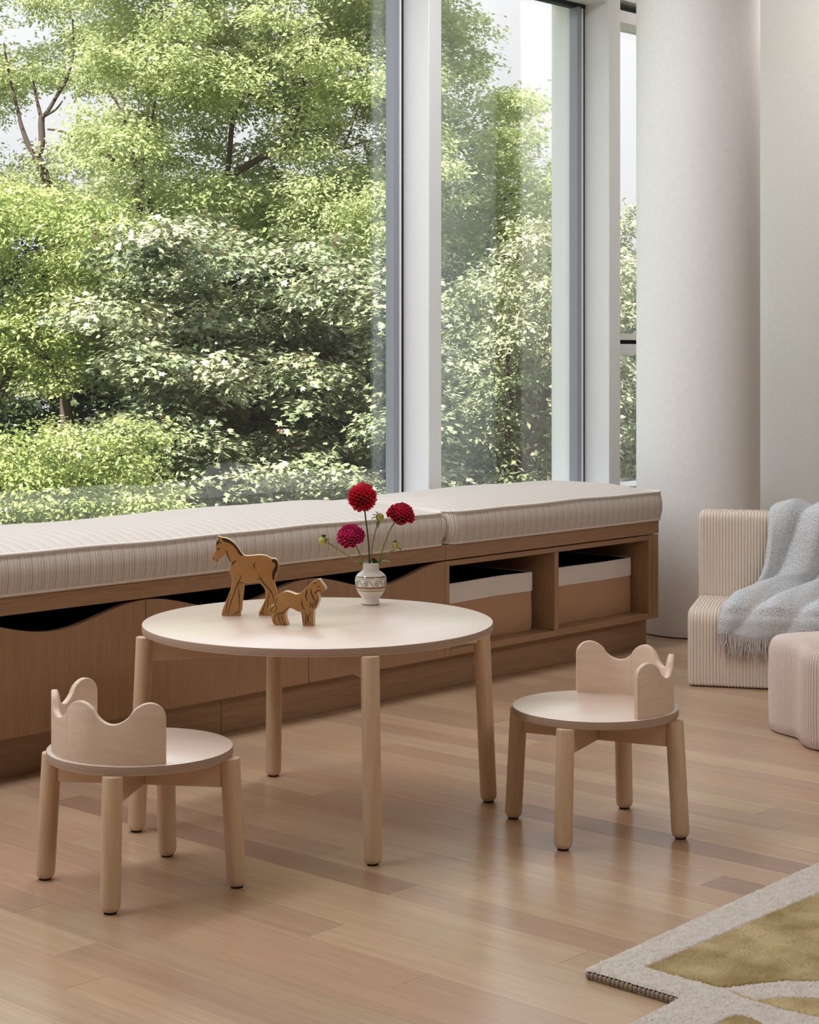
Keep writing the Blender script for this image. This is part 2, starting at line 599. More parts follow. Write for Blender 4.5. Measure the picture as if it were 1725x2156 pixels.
t = thing('cubby_cabinet', 'open oak cabinet with two cubbies holding fabric storage bins', 'cabinet', (4.042, YF, 0))
DEP = 0.60
obj('stile', box(0.001, 0.021, 0, DEP, ZB, ZT - 0.004, 0.001, 1), M_OAK_Z, t)
obj('divider', box(0.531, 0.553, 0, DEP, ZB + 0.0205, ZT - 0.0205, 0.001, 1), M_OAK_Z, t)
obj('stile', box(1.055, 1.075, 0, DEP, ZB, ZT - 0.004, 0.001, 1), M_OAK_Z, t)
obj('end_panel', box(1.0765, 1.110, -0.001, DEP, ZB, ZT - 0.004, 0.001, 1), M_OAK_Z, t)
obj('bottom_shelf', box(0.0215, 1.0545, 0, DEP, ZB, ZB + 0.020, 0.001, 1), M_OAK_X, t)
obj('top_rail', box(0.0215, 1.0545, 0, DEP, ZT - 0.020, ZT - 0.004, 0.001, 1), M_OAK_X, t)
obj('back_panel', box(0.0215, 1.0545, DEP - 0.012, DEP, ZB + 0.0205, ZT - 0.0205), M_OAK_X, t)

kk = thing('plinth_board', 'recessed oak plinth board along the floor, left length below the wave topped doors', 'plinth', (1.76, YF + 0.05, 0), 0, 'oak plinth boards')
obj('board', box(0, 1.4385, 0, 0.018, 0, ZB - 0.001, 0.0008, 1), M_OAK_X, kk)
kk = thing('plinth_board', 'recessed oak plinth board along the floor, right length running under the cubbies', 'plinth', (3.20, YF + 0.05, 0), 0, 'oak plinth boards')
obj('board', box(0, 1.952, 0, 0.018, 0, ZB - 0.001, 0.0008, 1), M_OAK_X, kk)
obj('return_board', box(1.934, 1.952, 0.0185, 0.55, 0, ZB - 0.001, 0.0008, 1), M_OAK_X, kk)

def slab(x0, x1, label):
    return tag(obj('worktop', box(x0, x1, YF - 0.003, 4.13, ZT, 0.437, 0.0012, 1), M_OAK_X), label, 'worktop', 'oak bench worktops')
slab(1.76, 4.0405, 'long oak slab on the wave topped cabinets under the left cushion')
slab(4.0425, 5.152, 'shorter oak slab on the cubby cabinet under the right cushion')

def cushion(x0, x1, label, seed):
    y0, y1, z0, h, crown = YF - 0.012, 4.075, 0.4375, 0.098, 0.030
    t = thing('bench_cushion', label, 'cushion', ((x0 + x1) / 2, (y0 + y1) / 2, z0), 0, 'striped bench cushions')
    L, D = x1 - x0, y1 - y0
    nx, ny, nz = int(L / 0.025), 26, 8
    rnd = random.Random(seed)
    ph = [rnd.uniform(0, 6.28) for _ in range(6)]
    def fn(x, y, z):          # x,y,z in [-1,1]
        X, Y = x * L / 2, y * D / 2
        bul = 0.010 * (1 - z * z)
        X *= 1 + bul / (L / 2)
        Y *= 1 + bul / (D / 2)
        r = 0.035
        ix, iy = L / 2 - r, D / 2 - r
        cx_, cy_ = max(-ix, min(ix, X)), max(-iy, min(iy, Y))
        dx, dy = X - cx_, Y - cy_
        m_ = max(abs(dx), abs(dy))
        if abs(dx) > 1e-9 and abs(dy) > 1e-9:
            q = m_ / math.hypot(dx, dy)
            dx, dy = dx * q, dy * q
        X, Y = cx_ + dx, cy_ + dy
        ex = max(0, (abs(X) - (L / 2 - 0.22)) / 0.22)
        cr = crown * (1 - ex ** 3) * (1 - abs(y) ** 3.2)
        wob = 0.003 * math.sin(X * 5.1 + ph[0]) * math.sin(Y * 6 + ph[1]) + 0.0015 * math.sin(X * 13 + ph[2])
        edge = 0.0011 * math.sin(X * 7.3 + ph[3]) + 0.0008 * math.sin(X * 17 + ph[4])
        Z = (z + 1) / 2 * h + ((z + 1) / 2) * (cr + wob * (1 - y * y) + edge)
        return X, Y + edge * 0.8 * (z + 1) / 2 * (1 if y < 0 else -1) * abs(y), Z
    b = bmesh.new()
    ids = {}
    def V(i, j, k):
        key = (i, j, k)
        if key not in ids:
            ids[key] = b.verts.new(fn(-1 + 2 * i / nx, -1 + 2 * j / ny, -1 + 2 * k / nz))
        return ids[key]
    for i in range(nx):
        for j in range(ny):
            b.faces.new((V(i, j, nz), V(i + 1, j, nz), V(i + 1, j + 1, nz), V(i, j + 1, nz)))
            b.faces.new((V(i, j, 0), V(i, j + 1, 0), V(i + 1, j + 1, 0), V(i + 1, j, 0)))
        for k in range(nz):
            b.faces.new((V(i, 0, k), V(i + 1, 0, k), V(i + 1, 0, k + 1), V(i, 0, k + 1)))
            b.faces.new((V(i, ny, k), V(i, ny, k + 1), V(i + 1, ny, k + 1), V(i + 1, ny, k)))
    for j in range(ny):
        for k in range(nz):
            b.faces.new((V(0, j, k), V(0, j, k + 1), V(0, j + 1, k + 1), V(0, j + 1, k)))
            b.faces.new((V(nx, j, k), V(nx, j + 1, k), V(nx, j + 1, k + 1), V(nx, j, k + 1)))
    obj('cover', b, M_CUSHION, t, 40)
    for z in (1, -1):
        loop = [fn(-1 + 2 * i / nx, -1, z) for i in range(nx)] + [fn(1, -1 + 2 * j / ny, z) for j in range(ny)] + \
               [fn(1 - 2 * i / nx, 1, z) for i in range(nx)] + [fn(-1, 1 - 2 * j / ny, z) for j in range(ny)]
        loop.append(loop[0])
        cc = Vector((0, 0, 0))
        loop = [(p[0], p[1], max(p[2], 0.0043)) for p in loop]
        obj('piping', add_tube(bmesh.new(), loop, 0.0043, 8, False), M_PIPING, t, 60)
    return t
cushion(1.70, 4.030, 'long beige striped bench cushion behind the toy foal and the flowers', 3)
cushion(4.052, 5.168, 'shorter beige striped bench cushion over the cubbies beside the white column', 4)

# ------------------------------------------------------------------ fabric bins in the cubbies
M_JUTE = plain('tan_jute', (0.52, 0.32, 0.195), 0.9, 0.1, 0.6, 500)
M_CANVAS = plain('white_canvas', (0.78, 0.73, 0.68), 0.9, 0.1, 0.4, 400)
M_ROPE = plain('grey_rope', (0.40, 0.40, 0.42), 0.9, 0.1, 0.6, 500)
M_BINSIDE = plain('black_bin_inside', (0.012, 0.012, 0.014), 0.8, 0.1)  # near black colour on the inner skin of the bins
def bin_(x0, x1, label, rope, seed):
    yb0, yb1, zb, h = 3.602, 4.00, ZB + 0.0205, 0.187
    t = thing('storage_bin', label, 'bin', ((x0 + x1) / 2, (yb0 + yb1) / 2, zb), 0, 'fabric bins in the cubbies')
    L, D = x1 - x0, yb1 - yb0
    rnd = random.Random(seed)
    def ring(z, off, r=0.02):
        out = []
        for sx, sy, a0 in ((1, -1, -90), (1, 1, 0), (-1, 1, 90), (-1, -1, 180)):
            for k in range(5):
                a = math.radians(a0 + 90 * k / 4)
                out.append([sx * (L / 2 - r) + (r + off) * math.cos(a), sy * (D / 2 - r) + (r + off) * math.sin(a), z])
        # finer points along the sides
        res = []
        for i in range(len(out)):
            p, q = out[i], out[(i + 1) % len(out)]
            d = math.hypot(q[0] - p[0], q[1] - p[1])
            n = max(1, int(d / 0.03))
            for k in range(n):
                f_ = k / n
                x, y = p[0] + (q[0] - p[0]) * f_, p[1] + (q[1] - p[1]) * f_
                sag = 0.003 * math.sin(x * 9 + seed) * math.sin(z * 23 + seed)
                res.append((x, y + sag * (1 if y > 0 else -1), z + (0.0012 * math.sin(x * 14 + seed) if z > 0.08 else 0)))
        return res
    def skin(rings, capb=True):
        b = bmesh.new()
        R = [[b.verts.new(p) for p in r] for r in rings]
        for a, c in zip(R[:-1], R[1:]):
            for k in range(len(a)):
                b.faces.new((a[k], a[(k + 1) % len(a)], c[(k + 1) % len(a)], c[k]))
        if capb:
            b.faces.new(R[0][::-1])
        return b
    obj('body', skin([ring(0.0, -0.004), ring(0.01, 0), ring(0.06, 0.001), ring(0.128, 0)]), M_JUTE, t, 40)
    obj('cuff', skin([ring(0.1262, 0.001), ring(0.1265, 0.0035), ring(0.155, 0.004), ring(h - 0.002, 0.003), ring(h, 0.001), ring(h, -0.001), ring(0.1262, -0.0005)], False), M_CANVAS, t, 40)
    obj('inner_skin', skin([ring(0.02, -0.006), ring(0.10, -0.004), ring(h - 0.003, -0.0025)]), M_BINSIDE, t, 40)
    if rope:
        for yy in (D / 2 - 0.012,):
            pts = spline([(-0.055, yy, h - 0.03), (-0.05, yy - 0.004, h), (-0.03, yy - 0.012, h + 0.020), (0.0, yy - 0.016, h + 0.027), (0.03, yy - 0.012, h + 0.018), (0.05, yy - 0.004, h - 0.004), (0.055, yy, h - 0.03)], 6)
            rb = bmesh.new()
            for s in range(3):
                hp = []
                for i, p in enumerate(pts):
                    a = i * 0.75 + s * 2.094
                    hp.append(p + Vector((0.0, math.cos(a) * 0.004, math.sin(a) * 0.004)))
                add_tube(rb, hp, 0.0042, 6)
            obj('rope_handle', rb, M_ROPE, t, 60)
    return t
bin_(4.098, 4.540, 'tan jute bin with white canvas cuff and a grey rope handle in the left cubby', True, 1)
bin_(4.640, 5.082, 'tan jute bin with white canvas cuff in the right cubby near the column', False, 4)

# ------------------------------------------------------------------ round table and the two stools
def disc(r, z0, z1, name, parent):
    e = 0.0015
    b = lathe([(r - e, z0), (r, z0 + e), (r, z1 - e), (r - e * 0.4, z1 - e * 0.3), (r - e, z1)], 128)
    o = obj(name, b, [M_BIRCH, M_PLY], parent, 30)
    for p in o.data.polygons:
        if abs(p.normal.z) < 0.6:
            p.material_index = 1
    return o

def leg_set(t, r_top, r_foot, z_top, angs, rad):
    for a in angs:
        ca, sa = math.cos(a), math.sin(a)
        p0, p1 = Vector((r_foot * ca, r_foot * sa, 0.003)), Vector((r_top * ca, r_top * sa, z_top))
        L = (p1 - p0).length
        pr = [(rad * 0.52, 0.0), (rad * 0.72, 0.0012), (rad * 0.90, 0.0055), (rad * 0.97, 0.009), (rad, 0.014), (rad, L * 0.5), (rad, L - 0.003), (rad * 0.97, L - 0.001), (rad * 0.90, L)]
        b = lathe(pr, 28)
        q = (p1 - p0).to_track_quat('Z', 'X').to_matrix().to_4x4()
        o = obj('leg', b, M_BIRCH_LEG, t, 35)
        o.matrix_local = Matrix.Translation(p0) @ q
        f = obj('foot_pad', lathe([(rad * 0.60, -0.0030), (rad * 0.64, 0.0008)], 20), M_FOOT, o)

def cross_beams(t, r, z0, z1, a0):
    h = (z0 + z1) / 2
    for k, (za, zb) in enumerate(((z0, h), (h, z1))):
        b = bmesh.new()
        a = a0 + k * PI / 2
        # halved over the other beam at the middle
        lo, hi = (z0, z1)
        add_box(b, -r, -0.0105, -0.010, 0.010, lo, hi, 0.001, 1)
        add_box(b, 0.0105, r, -0.010, 0.010, lo, hi, 0.001, 1)
        add_box(b, -0.0105, 0.0105, -0.010, 0.010, za, zb)
        o = obj('crossbar', b, M_BIRCH_LEG if False else M_BEAM, t, 30)
        o.rotation_euler = (0, 0, a)
M_BEAM = wood('birch_beam', (0.66, 0.47, 0.33), (0.57, 0.39, 0.26), 'X', 2.0, 36, rough=0.5, spec=0.4, pores=0.06)

# directions in view axes (lateral, forward) turned into room angles
def room_ang(lat, fwd):
    return math.atan2(fwd * VS - lat * VC, fwd * VC + lat * VS)
TA = room_ang(0.377, 0.1265)
TX, TY, TZ = 2.766, 2.792, 0.425
t = thing('round_table', 'low round birch plywood table with four splayed dowel legs', 'table', (TX, TY, 0))
disc(0.380, TZ - 0.0165, TZ, 'tabletop', t)
leg_set(t, 0.379, 0.397, TZ - 0.0168, [TA + k * PI / 2 for k in range(4)], 0.0187)
cross_beams(t, 0.366, TZ - 0.0665, TZ - 0.0170, TA)

def crown_back(parent):
    b = bmesh.new()
    ro, ri = 0.166, 0.154
    pk, sp, end = 71.5, 47.7, 81.8
    angs = [-end, -end + 0.15, -end + 0.5, -end + 1.1, -end + 2] + [-end + 3 + i * (2 * end - 6) / 118 for i in range(119)] + [end - 2, end - 1.1, end - 0.5, end - 0.15, end]
    def top(a):
        if abs(a) > pk:
            q = (abs(a) - pk) / (end - pk)
            return 0.086 + 0.026 * math.sqrt(max(0, 1 - q * q))
        c_ = math.cos(2 * PI * (abs(a) - pk) / sp)
        return 0.0735 + 0.0385 * (0.5 + 0.5 * math.copysign(abs(c_) ** 0.74, c_))
    cols = []
    e = 0.0022
    for a in angs:
        r_ = math.radians(a)
        c, s = math.cos(r_), math.sin(r_)
        z = top(a)
        sec = [(ro, 0.0), (ro, z - e), (ro - e * 0.35, z - e * 0.35), (ro - e, z), (ri + e, z), (ri + e * 0.35, z - e * 0.35), (ri, z - e), (ri, 0.0)]
        cols.append([b.verts.new((r * c, r * s, zz)) for r, zz in sec])
    n = 8
    for p, q in zip(cols[:-1], cols[1:]):
        for k in range(n):
            b.faces.new((p[k], q[k], q[(k + 1) % n], p[(k + 1) % n]))
    b.faces.new(cols[0])
    b.faces.new(cols[-1][::-1])
    o = obj('crown_backrest', b, M_BIRCH_BACK, parent, 40)
    return o

SZ = 0.260
def stool(loc, back_ang, legs_ang, label):
    t = thing('crown_stool', label, 'stool', loc, back_ang, 'crown backed stools')
    disc(0.1755, SZ - 0.0165, SZ, 'seat', t)
    rel = legs_ang - back_ang
    leg_set(t, 0.1745, 0.188, SZ - 0.0168, [rel + k * PI / 2 for k in range(4)], 0.0187)
    cross_beams(t, 0.160, SZ - 0.0705, SZ - 0.0170, rel)
    cb = crown_back(t)
    cb.location.z = SZ
    return t
def va(deg):
    return room_ang(math.cos(math.radians(deg)), math.sin(math.radians(deg)))
stool((2.186, 2.686, 0), va(213), va(-8), 'birch stool with its wavy crown backrest turned to us, left of the table')
stool((3.091, 2.287, 0), va(17), va(-26), 'birch stool with its wavy crown backrest turned away, right of the table')

# ------------------------------------------------------------------ toys on the table
M_TOY = wood('honey_stained_toy_face', (0.41, 0.205, 0.065), (0.36, 0.17, 0.05), 'Y', 8, 60, rough=0.4, spec=0.4, pores=0.05)
M_TOYRIM = wood('pale_toy_edge', (0.70, 0.55, 0.38), (0.60, 0.45, 0.30), 'X', 8, 60, rough=0.5, pores=0.05)
M_INK = plain('dark_painted_line', (0.022, 0.012, 0.008), 0.6, 0.3)
M_MANE = plain('dark_brown_mane_paint', (0.035, 0.017, 0.012), 0.6, 0.3)
def cutout(name, label, outline, ox, oy, k, loc, rz, strokes, fills, thick, corner):
    """A toy sawn from a board: outline points in photo rows, k = metres per unit; local X across, Z up, front face at y = 0."""
    t = thing(name, label, 'toy', loc, rz)
    pts = []
    n = len(outline)
    flat = spline([(x, y) for x, y in outline], 4, True)
    P = [((p.x - ox) * k, max(0.0, (oy - p.y) * k)) for p in flat]
    b = bmesh.new()
    fv = [b.verts.new((x, 0, z)) for x, z in P]
    f = b.faces.new(fv)
    b.normal_update()
    r = bmesh.ops.extrude_face_region(b, geom=[f])
    for v in [v for v in r['geom'] if isinstance(v, bmesh.types.BMVert)]:
        v.co.y += thick
    bmesh.ops.recalc_face_normals(b, faces=b.faces)
    es = [e for e in b.edges if len(e.link_faces) == 2 and abs(e.verts[0].co.y - e.verts[1].co.y) < 1e-6]
    bmesh.ops.bevel(b, geom=es, offset=corner, segments=2, profile=0.5, affect='EDGES', clamp_overlap=True)
    o = obj('body', b, [M_TOY, M_TOYRIM], t, 30)
    for p in o.data.polygons:
        if abs(p.normal.y) < 0.75:
            p.material_index = 1
    sb = bmesh.new()
    for s in strokes:
        wmax = s[0]
        c = spline([(x, y) for x, y in s[1]], 5)
        c = [Vector(((p.x - ox) * k, (oy - p.y) * k)) for p in c]
        m_ = len(c)
        L_, R_ = [], []
        for i, p in enumerate(c):
            d = (c[min(i + 1, m_ - 1)] - c[max(i - 1, 0)]).normalized()
            nrm = Vector((-d.y, d.x))
            w = wmax * k * (0.35 + 0.65 * math.sin(PI * min(1, max(0.08, i / (m_ - 1)) * 0.92 + 0.06)))
            z1, z2 = p + nrm * w, p - nrm * w
            L_.append(sb.verts.new((z1.x, -0.0005, max(z1.y, 0.0004))))
            R_.append(sb.verts.new((z2.x, -0.0005, max(z2.y, 0.0004))))
        for i in range(m_ - 1):
            sb.faces.new((L_[i], L_[i + 1], R_[i + 1], R_[i]))
    obj('painted_outline', sb, M_INK, t, kind='stuff')
    for nm, fp in fills:
        fb = bmesh.new()
        q = [((x - ox) * k, (oy - y) * k) for x, y in fp]
        if len(fp) > 6:
            q = [(p.x, p.y) for p in spline(q, 3, True)]
        a = [fb.verts.new((x, -0.0004, z)) for x, z in q]
        c_ = [fb.verts.new((x, 0.0003, z)) for x, z in q]
        fb.faces.new(a)
        for i in range(len(q)):
            fb.faces.new((a[i], a[(i + 1) % len(q)], c_[(i + 1) % len(q)], c_[i]))
        obj(nm, fb, M_MANE, t)
    return t
horse = [(182, 138), (235, 152), (300, 165), (360, 195), (420, 245), (465, 305), (500, 355), (527, 390), (575, 403), (650, 398), (740, 392), (820, 400), (868, 420), (900, 438),
         (945, 440), (985, 468), (1000, 530), (996, 600), (975, 650), (958, 720), (948, 770), (955, 815), (970, 870), (975, 940), (955, 1010), (945, 1070), (930, 1130), (910, 1175), (905, 1203), (870, 1210),
         (790, 1210), (740, 1208), (728, 1190), (740, 1145), (775, 1080), (812, 1000), (820, 920), (808, 850), (770, 800), (735, 770), (680, 762), (600, 775), (545, 770),
         (532, 800), (530, 860), (520, 950), (512, 1050), (508, 1125), (490, 1160), (490, 1200), (470, 1210), (360, 1210), (255, 1210), (232, 1195), (242, 1130), (272, 1050), (310, 960), (342, 880), (366, 790), (370, 720), (350, 655),
         (335, 605), (348, 545), (362, 505), (335, 455), (312, 405), (296, 375), (250, 412), (205, 442), (182, 478), (160, 484), (122, 458), (106, 422), (125, 370), (155, 310), (153, 250), (183, 195)]
h_st = [(5, [(490, 660), (480, 715), (450, 770), (410, 870), (380, 950), (345, 1060), (320, 1160), (312, 1200)]),
        (4, [(450, 765), (460, 850), (465, 950), (470, 1040), (460, 1150)]), (4, [(440, 760), (490, 762), (530, 768)]),
        (4, [(330, 935), (318, 1000), (300, 1080), (290, 1150), (240, 1185)]), (4, [(400, 1190), (430, 1165), (480, 1150)]),
        (6, [(720, 665), (755, 690), (770, 735), (820, 800), (885, 870), (920, 940), (940, 1030)]), (4, [(705, 715), (740, 718), (770, 720)]),
        (4, [(885, 880), (860, 950), (848, 1040), (850, 1120), (830, 1150)]), (4, [(810, 1010), (800, 1080), (780, 1150), (740, 1185)]), (4, [(745, 1160), (790, 1180), (800, 1200)]),
        (6, [(300, 325), (305, 380), (330, 430), (352, 495)]), (8, [(425, 468), (390, 490), (362, 535)]), (6, [(680, 495), (663, 535), (690, 575)]),
        (4, [(205, 165), (200, 200), (215, 235), (240, 205)]), (9, [(170, 300), (185, 310), (210, 300)]), (5, [(118, 430), (128, 440), (135, 430)]), (4, [(165, 478), (178, 462), (190, 450)]),
        (4, [(330, 935), (345, 930), (355, 935)]), (4, [(455, 945), (470, 940), (480, 945)])]
h_fill = [('mane', [(230, 162), (295, 172), (350, 202), (408, 250), (452, 308), (486, 358), (512, 395), (498, 402), (460, 370), (425, 310), (375, 255), (320, 222), (262, 205)]),
          ('tail', [(905, 460), (945, 455), (975, 480), (985, 540), (975, 600), (950, 650), (940, 700), (930, 745), (912, 700), (910, 640), (925, 590), (950, 545), (945, 505), (915, 490)]),
          ('forelock', [(180, 180), (188, 200), (196, 235), (175, 250), (160, 255), (164, 220)])]
HK = 1 / (6.389 * 951)
th = room_ang(1, 0)
hx, hy, _ = F(487, 1297, TZ)
foal = cutout('toy_foal', 'honey brown wooden toy foal with a dark mane standing on the round table', horse, 360, 1210, HK, (hx, hy, TZ), th + math.radians(3), h_st, h_fill, 0.019, 0.0022)
dog = [(1552, 695), (1570, 715), (1600, 755), (1640, 808), (1638, 842), (1608, 858), (1575, 872), (1535, 872), (1550, 920), (1556, 980), (1540, 1030), (1512, 1095), (1490, 1102), (1482, 1160),
       (1478, 1250), (1478, 1318), (1465, 1330), (1400, 1330), (1345, 1330), (1330, 1310), (1325, 1240), (1308, 1150), (1260, 1135), (1200, 1105), (1150, 1095), (1112, 1138), (1092, 1190), (1102, 1250), (1122, 1305), (1115, 1328), (1040, 1330), (965, 1330),
       (935, 1315), (912, 1275), (903, 1220), (912, 1175), (880, 1172), (850, 1150), (848, 1112), (888, 1075), (938, 1050), (955, 980), (985, 930), (1040, 890), (1100, 870), (1170, 885), (1240, 908), (1298, 888), (1350, 842), (1400, 792), (1450, 745), (1500, 718)]
d_st = [(4, [(985, 945), (965, 1010), (955, 1060), (975, 1090), (960, 1130), (925, 1165)]), (4, [(880, 1150), (900, 1110), (945, 1075)]),
        (4, [(1150, 1075), (1110, 1110), (1060, 1150), (990, 1170), (950, 1210), (940, 1270), (985, 1325)]), (4, [(1030, 1165), (1000, 1200), (1010, 1260), (1045, 1320)]),
        (4, [(1080, 1150), (1045, 1190), (1050, 1250), (1095, 1318)]), (4, [(1095, 1320), (1075, 1310), (1060, 1325)]),
        (7, [(1390, 830), (1385, 880), (1375, 930), (1395, 1000)]), (7, [(1450, 830), (1450, 880), (1480, 950), (1495, 1000)]), (6, [(1320, 990), (1325, 1050), (1360, 1115)]),
        (7, [(1430, 1010), (1445, 1045), (1425, 1080)]), (4, [(1375, 1140), (1378, 1200), (1365, 1270), (1390, 1318)]), (4, [(1445, 1130), (1415, 1190), (1410, 1250), (1445, 1300)]),
        (4, [(1400, 1180), (1395, 1250), (1380, 1310)]), (6, [(1540, 960), (1520, 1010), (1500, 1080)]), (6, [(1520, 870), (1500, 890), (1540, 850), (1590, 855)]),
        (8, [(1540, 800), (1560, 792)]), (5, [(1480, 760), (1505, 745), (1520, 735)]), (5, [(1320, 1150), (1330, 1220), (1340, 1290)]), (6, [(1490, 1010), (1470, 1060), (1480, 1090)])]
dx, dy, _ = F(590, 1317, TZ)
cutout('toy_dog', 'honey brown wooden toy collie dog in front of the toy foal', dog, 1022, 1330, 1 / (6.389 * 986), (dx, dy, TZ), th - math.radians(9), d_st, [], 0.021, 0.0022)

# ------------------------------------------------------------------ vase with dahlias
def vase_material():
    m, nt, b = mat('glazed_pottery')
    L = nt.links.new
    tc = nd(nt, 'ShaderNodeTexCoord')
    sp = nd(nt, 'ShaderNodeSeparateXYZ')
    L(tc.outputs['Object'], sp.inputs[0])
    dv = nd(nt, 'ShaderNodeMath', operation='DIVIDE')
    dv.inputs[1].default_value = 0.1
    L(sp.outputs['Z'], dv.inputs[0])
    cr = nd(nt, 'ShaderNodeValToRGB')
    cr.color_ramp.interpolation = 'CONSTANT'
    el = cr.color_ramp.elements
    cream, brown, yel, clay = (0.66, 0.62, 0.55), (0.07, 0.028, 0.02), (0.50, 0.40, 0.17), (0.22, 0.09, 0.05)
    st = [(0.0, (0.25, 0.15, 0.09)), (0.018, cream), (0.321, (0.16, 0.12, 0.03)), (0.337, yel), (0.372, cream), (0.386, clay), (0.427, brown), (0.432, cream),
          (0.598, yel), (0.624, cream), (0.640, brown), (0.664, cream)]
    el[0].position, el[0].color = st[0][0], (*st[0][1], 1)
    el[1].position, el[1].color = st[1][0], (*st[1][1], 1)
    for p, c in st[2:]:
        e = el.new(p)
        e.color = (*c, 1)
    L(dv.outputs[0], cr.inputs[0])
    L(cr.outputs[0], b.inputs['Base Color'])
    b.inputs['Roughness'].default_value = 0.16
    b.inputs['Coat Weight'].default_value = 0.4
    return m
M_VASE = vase_material()
vx, vy, _ = F(781, 1272, TZ)
vase = thing('vase', 'small cream pottery vase with brown scroll bands standing on the round table', 'vase', (vx, vy, TZ))
q = 1.552e-4
vp = [(0.0190, 0.0), (0.0206, 0.0012), (0.0208, 0.0045), (0.0198, 0.0085), (0.0196, 0.012), (0.0218, 0.0165), (0.0262, 0.0225), (0.0312, 0.030), (0.0348, 0.038), (0.0366, 0.046), (0.0371, 0.054), (0.0362, 0.0615),
      (0.0340, 0.0665), (0.0300, 0.0712), (0.0250, 0.0748), (0.0212, 0.0772), (0.0196, 0.0795), (0.0190, 0.085), (0.0187, 0.0945), (0.0180, 0.0962), (0.0166, 0.0962), (0.0160, 0.094), (0.0165, 0.080), (0.030, 0.065), (0.030, 0.04), (0.012, 0.012)]
fine = [(max(p.x, 0.001), p.y) for p in spline(vp, 3)]
obj('body', lathe(fine, 64), M_VASE, vase, 50)
def vr(z):
    best = min(range(len(fine) // 2 + 20), key=lambda i: abs(fine[i][1] - z) + (0 if fine[i][0] > 0.018 else 9))
    return fine[best][0]
sb = bmesh.new()
def on_vase(ph, z):
    r = vr(z) + 0.0002
    return (r * math.cos(ph), r * math.sin(ph), z)
for i in range(9):
    a0 = 2 * PI * i / 9
    zc = 0.0515
    sc_ = [(0.06, 0.0070), (0.16, 0.0055), (0.22, 0.0015), (0.18, -0.0035), (0.08, -0.0062), (0.00, -0.0030), (0.01, 0.0015), (0.07, 0.0028), (0.11, 0.0002), (0.08, -0.0020)]
    add_tube(sb, [on_vase(a0 + u, zc + v) for u, v in [(p.x, p.y) for p in spline(sc_, 3)]], 0.00055, 5)
    for off in (0.0, 0.012):
        dg = [(0.28 + off, 0.0070 - off * 0.2), (0.36, 0.0040), (0.46, -0.0010), (0.58, -0.0065)]
        add_tube(sb, [on_vase(a0 + u, zc + v) for u, v in [(p.x, p.y) for p in spline(dg, 3)]], 0.0005, 5)
obj('scroll_band', sb, M_INK, vase, kind='stuff')

M_STEM = plain('green_stem', (0.17, 0.21, 0.045), 0.5, 0.4)
M_STEMD = plain('dark_green_stem', (0.055, 0.06, 0.03), 0.5, 0.4)
M_LEAFG = plain('dahlia_leaf', (0.07, 0.14, 0.04), 0.45, 0.4)
M_BUD = plain('yellow_green_bud', (0.36, 0.36, 0.07), 0.5, 0.4, 0.3, 300)
def petal_material(name, c_in, c_out):
    m, nt, b = mat(name)
    at = nd(nt, 'ShaderNodeAttribute', attribute_name='tint')
    cr = nd(nt, 'ShaderNodeValToRGB')
    cr.color_ramp.elements[0].color = (*c_in, 1)
    cr.color_ramp.elements[1].color = (*c_out, 1)
    nt.links.new(at.outputs['Fac'], cr.inputs[0])
    nt.links.new(cr.outputs[0], b.inputs['Base Color'])
    b.inputs['Roughness'].default_value = 0.5
    b.inputs['Specular IOR Level'].default_value = 0.3
    return m
M_RED = petal_material('crimson_petal', (0.22, 0.002, 0.010), (0.82, 0.028, 0.065))
M_ROSE = petal_material('crimson_rose_petal', (0.22, 0.004, 0.020), (0.70, 0.025, 0.085))
M_PINK = petal_material('magenta_petal', (0.32, 0.003, 0.075), (0.86, 0.075, 0.27))
ZV = VC * vx + VS * vy
def at_vase(px, py, dz=0.0):
    p = W(px, py, ZV + dz)
    return Vector((p[0] - vx, p[1] - vy, p[2] - TZ))
def bloom(parent, c, R, axis, polar, n, m, flat=1.0):
    axis = axis.normalized()
    s1 = axis.orthogonal().normalized()
    s2 = axis.cross(s1)
    rr = random.Random(n)
    V, Fc, T = [], [], []
    for i in range(n):
        u = (i + 0.5) / n
        ct = 1 - u * (1 - math.cos(math.radians(polar)))
        th_ = math.acos(ct)
        ph_ = i * 2.39996
        d = axis * ct * flat + (s1 * math.cos(ph_) + s2 * math.sin(ph_)) * math.sin(th_)
        tang = axis - d * axis.dot(d)
        tang = tang.normalized() if tang.length > 1e-5 else s1
        side = d.cross(tang).normalized()
        g = min(1.0, 0.35 + th_ / 1.2)
        ln, wd = R * (0.50 + 0.10 * rr.random()), R * 0.225 * (0.55 + 0.45 * g)
        base = c + d * R * 0.38
        tip = c + d * R * (0.92 + 0.10 * rr.random())
        nb = len(V)
        for (f_, w_, up_) in ((0, 0.5, 0.0), (0.45, 0.95, 0.02), (0.74, 1.0, 0.05), (0.92, 0.74, 0.11), (1.0, 0.28, 0.15)):
            p = base.lerp(tip, f_) + tang * up_ * R * 0.55
            cup = tang * wd * 0.55 * (1 if f_ > 0.1 else 0.5)
            for sgn in (-1, 0, 1):
                V.append(p + side * sgn * wd * w_ + (cup if sgn else cup * 0))
                T.append(min(1, max(0, f_ * 0.9 + 0.15 * rr.random() - (0.25 if sgn == 0 else 0)) * (0.45 + 0.55 * g)))
        for r in range(4):
            for s_ in range(2):
                a = nb + r * 3 + s_
                Fc.append((a, a + 1, a + 4, a + 3))
    me = np_mesh('bloom', np.array([tuple(v) for v in V]), np.array(Fc), np.array(T))
    o = link('bloom', me, m, parent, 180, kind='stuff')
    core = bmesh.new()
    bmesh.ops.create_icosphere(core, subdivisions=2, radius=R * 0.62)
    for v in core.verts:
        v.co = v.co + c
    obj('bloom_heart', core, M_HEART, parent, 60)
    return o
